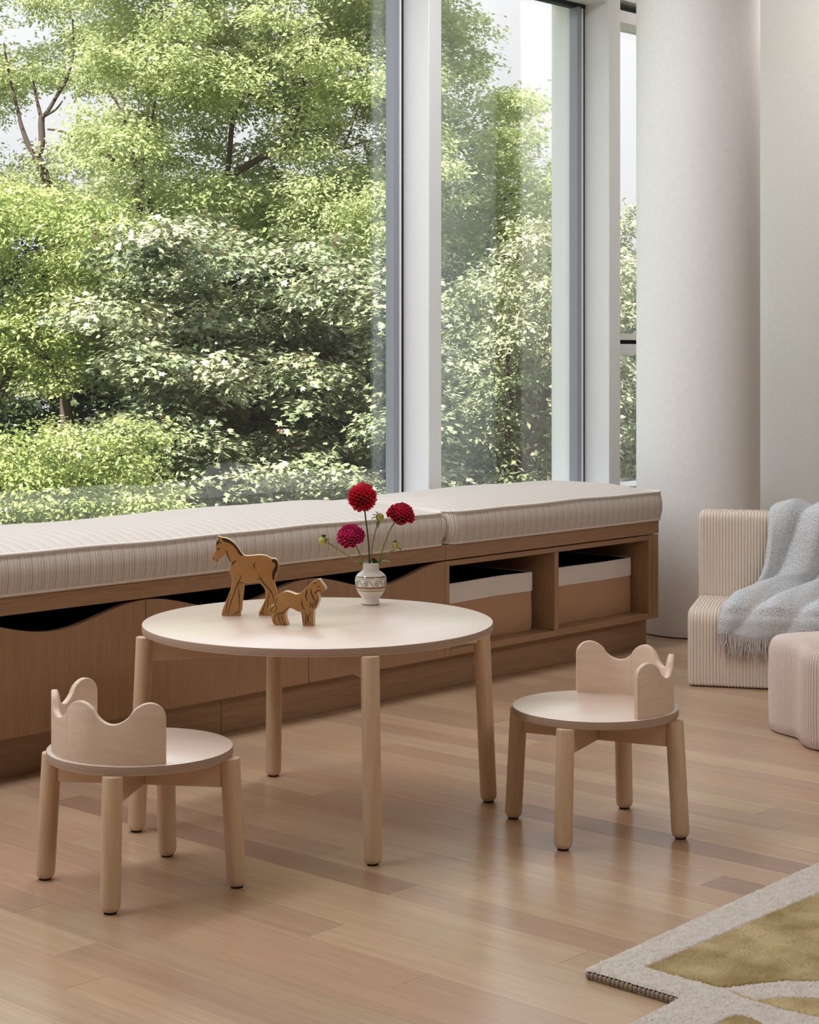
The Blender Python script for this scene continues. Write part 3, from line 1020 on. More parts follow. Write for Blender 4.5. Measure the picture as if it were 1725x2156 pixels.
M_HEART = plain('dark_crimson_heart', (0.12, 0.003, 0.012), 0.7, 0.2)
def leafy(name, parent, p, d, L, w, m=None):
    """A pointed, folded leaf from p along d."""
    d = d.normalized()
    s = d.cross(Vector((0, 0, 1))).normalized()
    n = s.cross(d)
    b = bmesh.new()
    prev = None
    for f_, ww in ((0, 0.15), (0.25, 0.8), (0.5, 1.0), (0.75, 0.7), (1.0, 0.05)):
        c = p + d * L * f_ - Vector((0, 0, 1)) * L * 0.35 * f_ * f_
        row = [b.verts.new(c + s * w * ww + n * w * 0.4 * ww), b.verts.new(c), b.verts.new(c - s * w * ww + n * w * 0.4 * ww)]
        if prev:
            b.faces.new((prev[0], prev[1], row[1], row[0]))
            b.faces.new((prev[1], prev[2], row[2], row[1]))
        prev = row
    return obj(name, b, m or M_LEAFG, parent, 60)
def stem_path(pts):
    return spline([at_vase(*p) for p in pts], 6)
def flower(label, pts, c, R, axis, polar, n, m, stem_m, flat=1.0):
    t = thing('dahlia', label, 'flower', (vx, vy, TZ), 0, 'dahlias in the vase')
    obj('stem', add_tube(bmesh.new(), stem_path(pts), 0.0017, 8), stem_m, t, 60)
    bloom(t, at_vase(*c), R, axis, polar, n, m, flat)
    return t
UPV = Vector((0, 0, 1))
TOC = Vector((-VC, -VS, 0))
RT = Vector((VS, -VC, 0))
f1 = flower('tall crimson dahlia ball at the top of the vase', [(781, 1225, 0.004), (779, 1195, 0.004), (776, 1140, 0.0), (770, 1090, -0.004), (767, 1062, -0.006)], (763, 1047, -0.002), 0.0345, UPV + TOC * -0.2, 172, 140, M_RED, M_STEMD)
f2 = flower('crimson dahlia dome on the right of the vase', [(788, 1225, 0.004), (797, 1190, 0.004), (808, 1150, 0.003), (822, 1115, 0.0), (836, 1093, 0.0)], (844, 1087, 0.0), 0.0345, UPV + RT * 0.25 + TOC * 0.25, 112, 100, M_ROSE, M_STEM, 0.85)
f3 = flower('magenta pink dahlia leaning left, the lowest bloom in the vase', [(776, 1225, -0.004), (767, 1190, -0.006), (757, 1165, -0.008), (746, 1140, -0.010)], (739, 1132, -0.012), 0.0335, UPV + RT * -0.2 + TOC * 0.65, 112, 100, M_PINK, M_STEM, 0.85)
def bud(label, pts, c, r, sepal_dirs, stem_m):
    t = thing('dahlia_bud', label, 'flower bud', (vx, vy, TZ), 0, 'dahlia buds in the vase')
    obj('stem', add_tube(bmesh.new(), stem_path(pts), 0.0014, 8), stem_m, t, 60)
    b = bmesh.new()
    bmesh.ops.create_uvsphere(b, u_segments=20, v_segments=12, radius=r)
    cc = at_vase(*c)
    for v in b.verts:
        a = math.atan2(v.co.y, v.co.x)
        v.co = v.co * (1 + 0.05 * math.cos(6 * a)) + cc
    obj('bud', b, M_BUD, t, 80)
    for d in sepal_dirs:
        dd = RT * d[0] + UPV * d[1] + TOC * d[2]
        leafy('sepal', t, cc + dd.normalized() * r * 0.75, dd, r * 1.5, r * 0.55)
    return t
bud('yellow green dahlia bud on the long stem leaning far left', [(779, 1225, 0.002), (772, 1199, 0.004), (757, 1186, 0.006), (735, 1171, 0.008), (710, 1155, 0.010), (690, 1142, 0.010)], (680, 1139, 0.010), 0.0098, [(0.5, 0.9, 0.1), (0.1, 1, 0.3), (0.9, 0.4, 0), (0.7, 0.2, 0.6), (0.3, 0.6, -0.6)], M_STEM)
bud('olive dahlia bud standing between the two right blooms', [(780, 1225, 0.0), (781, 1180, 0.0), (787, 1135, -0.003), (793, 1110, -0.004), (795, 1099, -0.004)], (800, 1089, -0.004), 0.0095, [(-1, 0.5, 0.2), (-0.6, 0.9, 0), (-0.9, 0.0, 0.3), (-0.2, -0.9, 0.3)], M_STEM)
bud('small lime green dahlia bud low on the right of the vase', [(784, 1225, 0.006), (796, 1190, 0.010), (812, 1170, 0.012), (826, 1158, 0.014)], (833, 1149, 0.014), 0.0080, [(-0.6, 0.9, 0.0), (0, 1, 0.2), (0.9, 0.8, 0.1), (0.7, -0.5, 0.2), (-0.3, -1, 0.1), (-1, 0.5, 0.2)], M_STEM)
for (par, a, d, L, w) in ((f2, (790, 1195, 0.006), (0.5, 0.8, 0.3), 0.040, 0.010), (f2, (797, 1188, 0.010), (0.9, 0.5, 0.1), 0.034, 0.010), (f2, (789, 1190, 0.012), (-0.2, 1, 0.3), 0.030, 0.008),
                          (f3, (766, 1190, 0.004), (-0.8, 0.7, 0.3), 0.028, 0.008), (f1, (779, 1185, 0.006), (-0.8, 0.6, 0.4), 0.016, 0.005), (f2, (800, 1180, 0.008), (0.4, 1.0, 0.0), 0.018, 0.006)):
    leafy('leaf', par, at_vase(*a), RT * d[0] + UPV * d[1] + TOC * d[2], L, w)

# ------------------------------------------------------------------ corduroy lounge chair, throw, pouf
M_CORD = plain('beige_corduroy', (0.68, 0.585, 0.495), 0.95, 0.1, 0.5, 350)
M_CORDP = plain('blush_corduroy', (0.69, 0.575, 0.515), 0.95, 0.1, 0.5, 350)
CX0, CY0 = 4.607, 3.063
e1 = Vector((4.7212 - CX0, 2.8445 - CY0, 0)).normalized()   # along the chair's front, to the right
CRZ = math.atan2(e1.y, e1.x)
CW, SD, SH, BH, BD = 0.62, 0.33, 0.236, 0.503, 0.15
def rounded(points, radii, n=7):
    """Polygon with each corner rounded by its own radius."""
    out = []
    m_ = len(points)
    for i, p in enumerate(points):
        r = radii[i]
        p = Vector(p)
        if r <= 0:
            out.append(p)
            continue
        a, b = (Vector(points[i - 1]) - p).normalized(), (Vector(points[(i + 1) % m_]) - p).normalized()
        for k in range(n + 1):
            f_ = k / n
            out.append((p + a * r) * (1 - f_) ** 2 + p * 2 * f_ * (1 - f_) + (p + b * r) * f_ ** 2)
    return out
def densify(pts, step):
    out = []
    for i, p in enumerate(pts):
        q_ = pts[(i + 1) % len(pts)]
        n = max(1, int((q_ - p).length / step))
        for k in range(n):
            out.append(p.lerp(q_, k / n))
    return out
def ribbed_block(name, profile, width, period, amp, parent, m):
    """A profile in (depth, height) drawn out along local X with corduroy ribs that follow the profile."""
    P = densify(profile, 0.04)
    n = len(P)
    N = []
    for i in range(n):
        d = P[(i + 1) % n] - P[i - 1]
        N.append(Vector((-d.y, d.x)).normalized())
    per = 6
    nr = int(width / period)
    nu = nr * per + 1
    b = bmesh.new()
    cols = []
    for j in range(nu):
        u = j / (nu - 1) * width
        a = amp * (abs(math.sin(PI * j / per)) ** 0.7) - amp
        edge = min(u, width - u)
        inset = 0.0 if edge > 0.012 else -(0.012 - edge) ** 2 / 0.012 * 0.8
        cols.append([b.verts.new((u, P[i].x + N[i].x * (a + inset), max(0.0015, P[i].y + N[i].y * (a + inset)))) for i in range(n)])
    for p, q_ in zip(cols[:-1], cols[1:]):
        for k in range(n):
            b.faces.new((p[k], q_[k], q_[(k + 1) % n], p[(k + 1) % n]))
    b.faces.new(cols[0])
    b.faces.new(cols[-1][::-1])
    return obj(name, b, m, parent, 65)
chair = thing('lounge_chair', 'low beige corduroy lounge chair with a throw over it by the white column', 'chair', (CX0, CY0, 0), CRZ)
ribbed_block('seat', rounded([(0, 0.0015), (SD + 0.0, 0.0015), (SD, SH), (0.0, SH)][::-1], [0.050, 0.004, 0.004, 0.012][:4]), CW, 0.0098, 0.0032, chair, M_CORD)
ribbed_block('backrest', rounded([(SD + 0.002, 0.0015), (SD + BD, 0.0015), (SD + BD, BH), (SD + 0.002, BH)][::-1], [0.032, 0.045, 0.004, 0.004]), CW, 0.0098, 0.0032, chair, M_CORD)

def throw_material():
    m, nt, b = mat('woven_throw')
    L = nt.links.new
    at = nd(nt, 'ShaderNodeUVMap')
    sp = nd(nt, 'ShaderNodeSeparateXYZ')
    L(at.outputs[0], sp.inputs[0])
    mp = nd(nt, 'ShaderNodeMapping')
    mp.inputs['Scale'].default_value = (330, 200, 1)
    L(at.outputs[0], mp.inputs['Vector'])
    n0 = nd(nt, 'ShaderNodeTexNoise')
    n0.inputs['Scale'].default_value = 1.0
    n0.inputs['Detail'].default_value = 2
    L(mp.outputs[0], n0.inputs['Vector'])
    def thread(sock, pitch):
        a = nd(nt, 'ShaderNodeMath', operation='MULTIPLY')
        a.inputs[1].default_value = 2 * PI / pitch
        L(sock, a.inputs[0])
        b_ = nd(nt, 'ShaderNodeMath', operation='SINE')
        L(a.outputs[0], b_.inputs[0])
        return b_.outputs[0]
    pr_ = nd(nt, 'ShaderNodeMath', operation='MULTIPLY')
    L(thread(sp.outputs['X'], 0.0075), pr_.inputs[0])
    L(thread(sp.outputs['Y'], 0.0065), pr_.inputs[1])
    n1 = nd(nt, 'ShaderNodeMath', operation='MULTIPLY_ADD')
    n1.inputs[1].default_value = 0.13
    L(pr_.outputs[0], n1.inputs[0])
    L(n0.outputs['Fac'], n1.inputs[2])
    mp2 = nd(nt, 'ShaderNodeMapping')
    mp2.inputs['Scale'].default_value = (22, 2.5, 1)
    L(at.outputs[0], mp2.inputs['Vector'])
    n2 = nd(nt, 'ShaderNodeTexNoise')
    n2.inputs['Scale'].default_value = 1.0
    L(mp2.outputs[0], n2.inputs['Vector'])
    cr = nd(nt, 'ShaderNodeValToRGB')
    el = cr.color_ramp.elements
    el[0].position, el[0].color = 0.30, (0.60, 0.63, 0.65, 1)
    el[1].position, el[1].color = 0.72, (0.68, 0.64, 0.62, 1)
    e = el.new(0.52)
    e.color = (0.68, 0.69, 0.70, 1)
    L(n2.outputs['Fac'], cr.inputs[0])
    c2 = nd(nt, 'ShaderNodeValToRGB')
    c2.color_ramp.elements[0].position, c2.color_ramp.elements[0].color = 0.34, (0.40, 0.39, 0.40, 1)
    c2.color_ramp.elements[1].position, c2.color_ramp.elements[1].color = 0.52, (1, 1, 1, 1)
    L(n1.outputs[0], c2.inputs[0])
    mx = nd(nt, 'ShaderNodeMix', data_type='RGBA', blend_type='MULTIPLY')
    mx.inputs['Factor'].default_value = 0.8
    L(cr.outputs[0], mx.inputs['A'])
    L(c2.outputs[0], mx.inputs['B'])
    L(mx.outputs['Result'], b.inputs['Base Color'])
    b.inputs['Roughness'].default_value = 0.95
    b.inputs['Specular IOR Level'].default_value = 0.1
    bp = nd(nt, 'ShaderNodeBump')
    bp.inputs['Strength'].default_value = 0.7
    bp.inputs['Distance'].default_value = 0.004
    L(n1.outputs[0], bp.inputs['Height'])
    L(bp.outputs[0], b.inputs['Normal'])
    return m
M_THROW = throw_material()
M_FRINGE = plain('throw_fringe', (0.50, 0.46, 0.44), 0.95, 0.1)
throw = thing('throw_blanket', 'pale grey blue woven throw with fringe draped over the corduroy lounge chair', 'blanket', (CX0, CY0, 0), CRZ)
def throw_path():
    # (depth, height) from behind the back, over it, down to the seat and over the front; second pair = left and right edge along the chair
    return [((SD + BD + 0.012, 0.30), (0.235, 0.60)), ((SD + BD + 0.012, 0.44), (0.232, 0.60)), ((SD + BD - 0.020, BH + 0.006), (0.230, 0.60)), ((SD + 0.060, BH + 0.014), (0.226, 0.60)),
            ((SD + 0.010, BH + 0.000), (0.222, 0.60)), ((SD - 0.012, BH - 0.045), (0.220, 0.60)), ((SD - 0.020, 0.40), (0.216, 0.60)), ((SD - 0.030, 0.33), (0.206, 0.60)), ((SD - 0.050, 0.285), (0.185, 0.60)),
            ((SD - 0.095, 0.262), (0.150, 0.60)), ((0.150, 0.254), (0.122, 0.60)), ((0.070, 0.252), (0.106, 0.60)), ((0.022, 0.243), (0.100, 0.60)), ((-0.010, 0.215), (0.096, 0.60)), ((-0.014, 0.185), (0.094, 0.60)), ((-0.014, 0.160), (0.092, 0.60))]
tp = throw_path()
ctr = spline([(a[0], a[1], 0) for a, b in tp], 5)
lr = spline([(b[0], b[1], 0) for a, b in tp], 5)
NU = 72
tv, tuv = [], []
for i, (c, e) in enumerate(zip(ctr, lr)):
    d = ctr[min(i + 1, len(ctr) - 1)] - ctr[max(i - 1, 0)]
    nrm = Vector((d.y, -d.x)).normalized()
    if nrm.y < -0.2:
        nrm = -nrm
    s = i / (len(ctr) - 1)
    if i > 0 and nrm.x > 0 and s > 0.2:
        nrm = -nrm
    row = []
    for j in range(NU + 1):
        u = j / NU
        x = e.x + (e.y - e.x) * u
        arg = PI * (u - 0.29 + 0.70 * (s - 0.25)) / 0.30
        fold = abs(math.sin(arg)) ** 0.75 * 0.036 + (0.5 + 0.5 * math.sin(u * 31 + s * 5)) * 0.005
        fold *= (0.55 + 0.65 * math.exp(-((s - 0.55) / 0.25) ** 2)) * (0.45 if s > 0.85 else 1.0)
        edge = min(1.0, u / 0.05)
        fold *= edge
        sagz = -0.014 * u if s > 0.93 else 0.0
        p = (x + 0.006 * math.sin(arg * 0.8) * edge, c.x + nrm.x * fold, c.y + nrm.y * fold + sagz + (0.004 * math.sin(u * 23) if s > 0.97 else 0))
        row.append(p)
    tv.append(row)
b = bmesh.new()
uvl = b.loops.layers.uv.new('UVMap')
gv = [[b.verts.new(p) for p in row] for row in tv]
for i in range(len(gv) - 1):
    for j in range(NU):
        f_ = b.faces.new((gv[i][j], gv[i][j + 1], gv[i + 1][j + 1], gv[i + 1][j]))
        for lp, (a_, c_) in zip(f_.loops, ((i, j), (i, j + 1), (i + 1, j + 1), (i + 1, j))):
            lp[uvl].uv = (c_ / NU * 0.5, a_ / len(gv) * 0.8)
me = bpy.data.meshes.new('cloth')
b.to_mesh(me)
b.free()
cloth = link('cloth', me, M_THROW, throw, 180)
sd = cloth.modifiers.new('thickness', 'SOLIDIFY')
sd.thickness = 0.005
sd.offset = 1.0
fb = bmesh.new()
frng = random.Random(2)
for j in range(0, NU * 2 + 1):
    a = tv[-1][min(j // 2, NU)]
    b_ = tv[-1][min((j + 1) // 2, NU)]
    x, y, z = (a[0] + b_[0]) / 2, (a[1] + b_[1]) / 2 - 0.002, (a[2] + b_[2]) / 2
    L_ = frng.uniform(0.045, 0.070)
    kx, ky = frng.uniform(-0.018, 0.018), frng.uniform(-0.010, 0.002)
    add_tube(fb, spline([(x, y, z + 0.006), (x + kx * 0.2, y + ky * 0.3, z - L_ * 0.4), (x + kx * 0.7, y + ky, z - L_ * 0.75), (x + kx * frng.uniform(0.2, 1.3), y + ky * 0.6, z - L_)], 2), [0.0016, 0.0018, 0.0017, 0.0016, 0.0015, 0.0014, 0.0009], 5)
obj('fringe', fb, M_FRINGE, throw, 60, kind='stuff')

def pouf():
    t = thing('scalloped_pouf', 'blush corduroy pouf with a scalloped flower outline in front of the lounge chair', 'pouf', (4.318, 2.315, 0))
    H, R, A = 0.254, 0.226, 0.027
    th0 = room_ang(-0.92, 0.40)
    per = 6
    # walk the outline by arc length so that the ribs keep one width
    def rad(a):
        return R + A * math.cos(5 * (a - th0))
    fine_ = [(rad(a) * math.cos(a), rad(a) * math.sin(a)) for a in np.linspace(0, 2 * PI, 3001)]
    ln = np.concatenate([[0], np.cumsum([math.hypot(q_[0] - p[0], q_[1] - p[1]) for p, q_ in zip(fine_[:-1], fine_[1:])])])
    nr = int(ln[-1] / 0.0088)
    nu = nr * per
    ss = np.linspace(0, ln[-1], nu + 1)[:-1]
    angs = np.interp(ss, ln, np.linspace(0, 2 * PI, 3001))
    prof = [(0.0, 0.0015, 1.0), (-0.006, 0.0015, 0.8)][::-1]
    prof = [(0.010, 0.0015, 0.3), (0.002, 0.006, 1.0), (0.0, 0.03, 1.0), (-0.002, 0.10, 1.0), (-0.001, 0.17, 1.0), (0.0, 0.215, 1.0), (0.003, 0.230, 1.0), (0.009, 0.243, 1.0), (0.018, 0.251, 0.9), (0.032, 0.254, 0.8), (0.055, 0.255, 0.6), (0.09, 0.256, 0.3), (0.15, 0.256, 0.0)]
    b = bmesh.new()
    rings = []
    for ins, z, ra in prof:
        ring = []
        for j, a in enumerate(angs):
            rb = 0.0034 * (abs(math.sin(PI * j / per)) ** 0.7 - 1) * ra
            k_ = 1 - ins / 0.24
            r_ = (R + A * math.cos(5 * (a - th0)) * (1 - min(1, ins / 0.16))) - ins
            if ins < 0.03:
                r_ = rad(a) - ins
            side = 1.0 if z < 0.225 else max(0, 1 - (z - 0.225) / 0.029)
            ring.append(b.verts.new(((r_ + rb * side) * math.cos(a), (r_ + rb * side) * math.sin(a), z + rb * (1 - side))))
        rings.append(ring)
    for p, q_ in zip(rings[:-1], rings[1:]):
        for k in range(nu):
            b.faces.new((p[k], p[(k + 1) % nu], q_[(k + 1) % nu], q_[k]))
    b.faces.new(rings[0][::-1])
    b.faces.new(rings[-1])
    obj('cover', b, M_CORDP, t, 65)
    return t
pouf()

# ------------------------------------------------------------------ rug
def pile_material(name, c1, c2, sc):
    m, nt, b = mat(name)
    L = nt.links.new
    tc = nd(nt, 'ShaderNodeTexCoord')
    n = nd(nt, 'ShaderNodeTexNoise')
    n.inputs['Scale'].default_value = sc
    n.inputs['Detail'].default_value = 5
    L(tc.outputs['Object'], n.inputs['Vector'])
    cr = nd(nt, 'ShaderNodeValToRGB')
    cr.color_ramp.elements[0].position, cr.color_ramp.elements[0].color = 0.35, (*c1, 1)
    cr.color_ramp.elements[1].position, cr.color_ramp.elements[1].color = 0.65, (*c2, 1)
    L(n.outputs['Fac'], cr.inputs[0])
    L(cr.outputs[0], b.inputs['Base Color'])
    b.inputs['Roughness'].default_value = 0.95
    b.inputs['Specular IOR Level'].default_value = 0.1
    return m
M_CREAM = pile_material('cream_rug_pile', (0.55, 0.49, 0.43), (0.63, 0.57, 0.51), 60)
M_OLIVE = pile_material('olive_rug_pile', (0.29, 0.21, 0.09), (0.50, 0.39, 0.215), 11)
M_BIND = plain('brown_rug_binding', (0.34, 0.26, 0.20), 0.95, 0.1, 0.5, 300)
rug = thing('rug', 'cream wool rug with olive leaf panels and a stepped edge on the oak floor', 'rug')
RT_ = 0.016
outline = [(2.334, 1.746), (3.80, 1.805), (3.84, 0.62), (2.01, 0.55), (2.03, 1.546), (2.331, 1.561)]
def FL(x, y):
    p = F(x, y, RT_)
    return (p[0], p[1])
panel1 = [FL(1360, 2036), FL(1725, 1880), (3.62, 1.715), (3.66, 1.42)] + [FL(1900, 2078), FL(1725, 2067), FL(1650, 2066), FL(1596, 2071), FL(1520, 2080)]
panel2 = [FL(1536, 2084), FL(1565, 2096), FL(1596, 2106), FL(1625, 2103), FL(1657, 2100), FL(1725, 2103), FL(1900, 2116), (3.05, 1.05), (2.70, 1.10), FL(1725, 2142), FL(1660, 2128), FL(1596, 2109), FL(1560, 2098)]
panel3 = [FL(1508, 2156), FL(1526, 2146), FL(1544, 2139), FL(1562, 2139), FL(1582, 2144), FL(1605, 2156), FL(1690, 2210), (2.34, 1.12), (2.20, 1.14), FL(1440, 2215)]
def flat_panel(name, poly, z0, z1, m, bev):
    b = bmesh.new()
    vs = [b.verts.new((x, y, z0)) for x, y in poly]
    f_ = b.faces.new(vs)
    r = bmesh.ops.extrude_face_region(b, geom=[f_])
    top = [v for v in r['geom'] if isinstance(v, bmesh.types.BMVert)]
    for v in top:
        v.co.z = z1
    bmesh.ops.recalc_face_normals(b, faces=b.faces)
    if bev:
        es = [e for e in b.edges if e.verts[0].co.z > z1 - 1e-6 and e.verts[1].co.z > z1 - 1e-6]
        bmesh.ops.bevel(b, geom=es, offset=bev, segments=3, profile=0.5, affect='EDGES')
    return obj(name, b, m, rug, 40)
flat_panel('base', outline, 0.0008, 0.0095, M_CREAM, 0.003)
def inside(poly, X, Y):
    r = np.zeros(len(X), bool)
    n = len(poly)
    for i in range(n):
        x1, y1 = poly[i]
        x2, y2 = poly[(i + 1) % n]
        c = ((y1 > Y) != (y2 > Y)) & (X < (x2 - x1) * (Y - y1) / (y2 - y1 + 1e-12) + x1)
        r ^= c
    return r
def pile(name, mask, h, m, seed):
    """Cut pile: a fine field of tufts standing on the backing, ragged where it ends."""
    rg = np.random.default_rng(seed)
    st = 0.0021
    xs, ys = np.arange(2.00, 3.42, st), np.arange(1.10, 1.81, st)
    nx_, ny_ = len(xs), len(ys)
    X, Y = np.meshgrid(xs, ys, indexing='ij')
    low = np.kron(rg.normal(0, 1, (nx_ // 8 + 2, ny_ // 8 + 2)), np.ones((8, 8)))[:nx_, :ny_]
    Xj, Yj = X + rg.uniform(-0.0009, 0.0009, X.shape), Y + rg.uniform(-0.0009, 0.0009, X.shape)
    Z = h + rg.normal(0, 0.00065, X.shape) + low * 0.00035
    k = mask(Xj.ravel(), Yj.ravel()).reshape(X.shape)
    kk_ = k.copy()
    kk_[1:-1, 1:-1] = k[1:-1, 1:-1] & k[:-2, 1:-1] & k[2:, 1:-1] & k[1:-1, :-2] & k[1:-1, 2:]
    Z = np.where(kk_, Z, h - 0.0030)
    idx = np.arange(nx_ * ny_).reshape(nx_, ny_)
    q_ = np.stack([idx[:-1, :-1], idx[1:, :-1], idx[1:, 1:], idx[:-1, 1:]], -1).reshape(-1, 4)
    ok = k.ravel()[q_].any(1)
    q_ = q_[ok]
    used, inv = np.unique(q_, return_inverse=True)
    V = np.stack([Xj.ravel(), Yj.ravel(), Z.ravel()], 1)[used]
    o = link(name, np_mesh(name, V, inv.reshape(-1, 4)), m, rug, 180, kind='stuff')
    return o
ol = lambda X, Y: inside(panel1, X, Y) | inside(panel2, X, Y) | inside(panel3, X, Y)
pile('cream_pile', lambda X, Y: inside(outline, X, Y) & ~ol(X, Y), RT_ + 0.001, M_CREAM, 1)
flat_panel('olive_panel', panel1, 0.0096, 0.0125, M_OLIVE, 0.001)
flat_panel('olive_panel', panel2, 0.0096, 0.0125, M_OLIVE, 0.0)
flat_panel('olive_panel', panel3, 0.0096, 0.0125, M_OLIVE, 0.0)
pile('olive_pile', lambda X, Y: inside(outline, X, Y) & ol(X, Y), RT_ + 0.002, M_OLIVE, 2)
# corded binding along the edge that faces the room
bb = bmesh.new()
brg = random.Random(3)
def cord(p, q_):
    p, q_ = Vector((*p, 0)), Vector((*q_, 0))
    n = int((q_ - p).length / 0.0085)
    d = (q_ - p).normalized()
    for i in range(n):
        c = p + d * (i + 0.5) * 0.0085
        r = bmesh.ops.create_icosphere(bb, subdivisions=1, radius=1.0)
        for v in r['verts']:
            v.co = Vector((v.co.x * 0.0058, v.co.y * 0.0058, v.co.z * 0.0068)) + Vector((c.x + brg.uniform(-0.001, 0.001), c.y, 0.0075 + brg.uniform(-0.0004, 0.0006)))
cord((2.334, 1.744), (2.331, 1.562))
cord((2.030, 1.544), (2.015, 0.80))
obj('corded_edge', bb, M_BIND, rug, 80, kind='stuff')

# ------------------------------------------------------------------ outside: ground and trees
flat_structure('ground', box(-60, 120, 4.45, 140, -4.6, -4.2), plain('lawn', (0.08, 0.10, 0.05), 0.95, 0.1, 0.3, 6))

def leaf_material(name, stops, trans=0.35, rough=0.45, spec=0.4):
    m = bpy.data.materials.new(name)
    m.use_nodes = True
    nt = m.node_tree
    nt.nodes.clear()
    L = nt.links.new
    out = nd(nt, 'ShaderNodeOutputMaterial')
    b = nd(nt, 'ShaderNodeBsdfPrincipled')
    tr = nd(nt, 'ShaderNodeBsdfTranslucent')
    at = nd(nt, 'ShaderNodeAttribute', attribute_name='tint')
    cr = nd(nt, 'ShaderNodeValToRGB')
    el = cr.color_ramp.elements
    el[0].position, el[0].color = stops[0][0], (*stops[0][1], 1)
    el[1].position, el[1].color = stops[-1][0], (*stops[-1][1], 1)
    for p, c in stops[1:-1]:
        e = el.new(p)
        e.color = (*c, 1)
    L(at.outputs['Fac'], cr.inputs[0])
    L(cr.outputs[0], b.inputs['Base Color'])
    L(cr.outputs[0], tr.inputs['Color'])
    b.inputs['Roughness'].default_value = rough
    b.inputs['Specular IOR Level'].default_value = spec
    mx = nd(nt, 'ShaderNodeMixShader')
    mx.inputs[0].default_value = trans
    L(b.outputs[0], mx.inputs[1])
    L(tr.outputs[0], mx.inputs[2])
    L(mx.outputs[0], out.inputs[0])
    return m
M_L_BRIGHT = leaf_material('yellow_green_leaf', [(0.0, (0.28, 0.345, 0.14)), (0.5, (0.435, 0.50, 0.24)), (1.0, (0.60, 0.635, 0.37))], 0.45)
M_L_GREEN = leaf_material('fresh_green_leaf', [(0.0, (0.18, 0.25, 0.06)), (0.6, (0.36, 0.42, 0.16)), (1.0, (0.52, 0.54, 0.26))])
M_L_MAPLE = leaf_material('grey_green_maple_leaf', [(0.0, (0.085, 0.12, 0.065)), (0.5, (0.24, 0.28, 0.15)), (0.86, (0.42, 0.43, 0.27)), (1.0, (0.44, 0.29, 0.18))], 0.10, 0.32, 0.8)
M_L_PALE = leaf_material('pale_olive_leaf', [(0.0, (0.18, 0.22, 0.12)), (0.6, (0.34, 0.37, 0.22)), (1.0, (0.50, 0.50, 0.34))], 0.25)
M_L_SHADE = leaf_material('shade_dark_leaf', [(0.0, (0.02, 0.036, 0.015)), (1.0, (0.075, 0.11, 0.04))], 0.2)  # leaf colour darkened to stand in for shade between the nearer trees
M_BARK = plain('grey_brown_bark', (0.085, 0.065, 0.055), 0.9, 0.1, 0.6, 30)

LANCE = (np.array([(0, 0, 0), (0.45, 0.26, 0.07), (1, 0, -0.04), (0.45, -0.26, 0.07)]), np.array([(0, 2, 1), (0, 3, 2)]))
_mp = [(0, 0), (0.08, 0.34), (0.02, 0.52), (0.36, 0.30), (0.60, 0.52), (0.62, 0.20), (1.0, 0.0), (0.62, -0.20), (0.60, -0.52), (0.36, -0.30), (0.02, -0.52), (0.08, -0.34)]
MAPLE = (np.array([(0.38, 0, 0.06)] + [(x, y, -0.10 * (abs(y) * 1.2 + x * 0.4)) for x, y in _mp]), np.array([(0, 1 + i, 1 + (i + 1) % 12) for i in range(12)]))

def leaf_mesh(name, C, D, N, size, tint, shape):
    D = D / np.linalg.norm(D, axis=1, keepdims=True)
    Sd = np.cross(N, D)
    Sd /= np.linalg.norm(Sd, axis=1, keepdims=True) + 1e-9
    Nn = np.cross(D, Sd)
    sv, sf = shape
    V = C[:, None, :] + size[:, None, None] * (sv[None, :, 0:1] * D[:, None, :] + sv[None, :, 1:2] * Sd[:, None, :] + sv[None, :, 2:3] * Nn[:, None, :])
    fc = (np.arange(len(C)) * len(sv))[:, None, None] + sf[None]
    return np_mesh(name, V.reshape(-1, 3), fc.reshape(-1, 3), np.repeat(tint, len(sv)))

def foliage(parent, clumps, m, shape, size, sprays=14, leaves=22, spray_r=0.10, flat=0.6, up=1.0, seed=0, name='foliage', droop=0.25, red=0.0):
    """clumps: (n, 4) centre and radius. Every clump is a handful of sprays, every spray a handful of leaves."""
    rg = np.random.default_rng(seed)
    K = len(clumps)
    cc = np.repeat(clumps[:, :3], sprays, 0)
    cr = np.repeat(clumps[:, 3], sprays)
    d = rg.normal(0, 1, (K * sprays, 3))
    d /= np.linalg.norm(d, axis=1, keepdims=True)
    rad = cr * rg.uniform(0.35, 1.0, K * sprays) ** 0.5
    off = d * rad[:, None]
    off[:, 2] *= flat
    off[:, 2] -= droop * (np.hypot(off[:, 0], off[:, 1]) ** 2) / np.maximum(cr, 1e-6)
    sp = cc + off
    outw = off.copy()
    outw[:, 2] *= 0.3
    outw /= np.linalg.norm(outw, axis=1, keepdims=True) + 1e-6
    n = K * sprays * leaves
    C = np.repeat(sp, leaves, 0)
    o2 = rg.normal(0, 1, (n, 3)) * spray_r
    o2[:, 2] *= 0.5
    C = C + o2
    ow = np.repeat(outw, leaves, 0)
    D = ow * 0.7 + rg.normal(0, 0.6, (n, 3))
    D[:, 2] = D[:, 2] * 0.5 - 0.30
    N = rg.normal(0, 0.42, (n, 3)) + ow * 0.40
    N[:, 2] += up
    sz = size * rg.uniform(0.65, 1.2, n)
    ct = np.repeat(np.repeat(rg.normal(0, 0.13, K), sprays), leaves)
    st = np.repeat(rg.normal(0, 0.10, K * sprays), leaves)
    tint = np.clip(0.5 + ct + st + rg.normal(0, 0.16, n), 0, 0.88)
    if red:
        tipz = np.repeat(off[:, 2] / np.maximum(cr * flat, 1e-6), leaves)
        tint = np.where((tipz > 0.35) & (rg.random(n) < red), 1.0, tint)
    me = leaf_mesh(name, C, D, N, sz, tint, shape)
    return link(name, me, m, parent, kind='stuff')

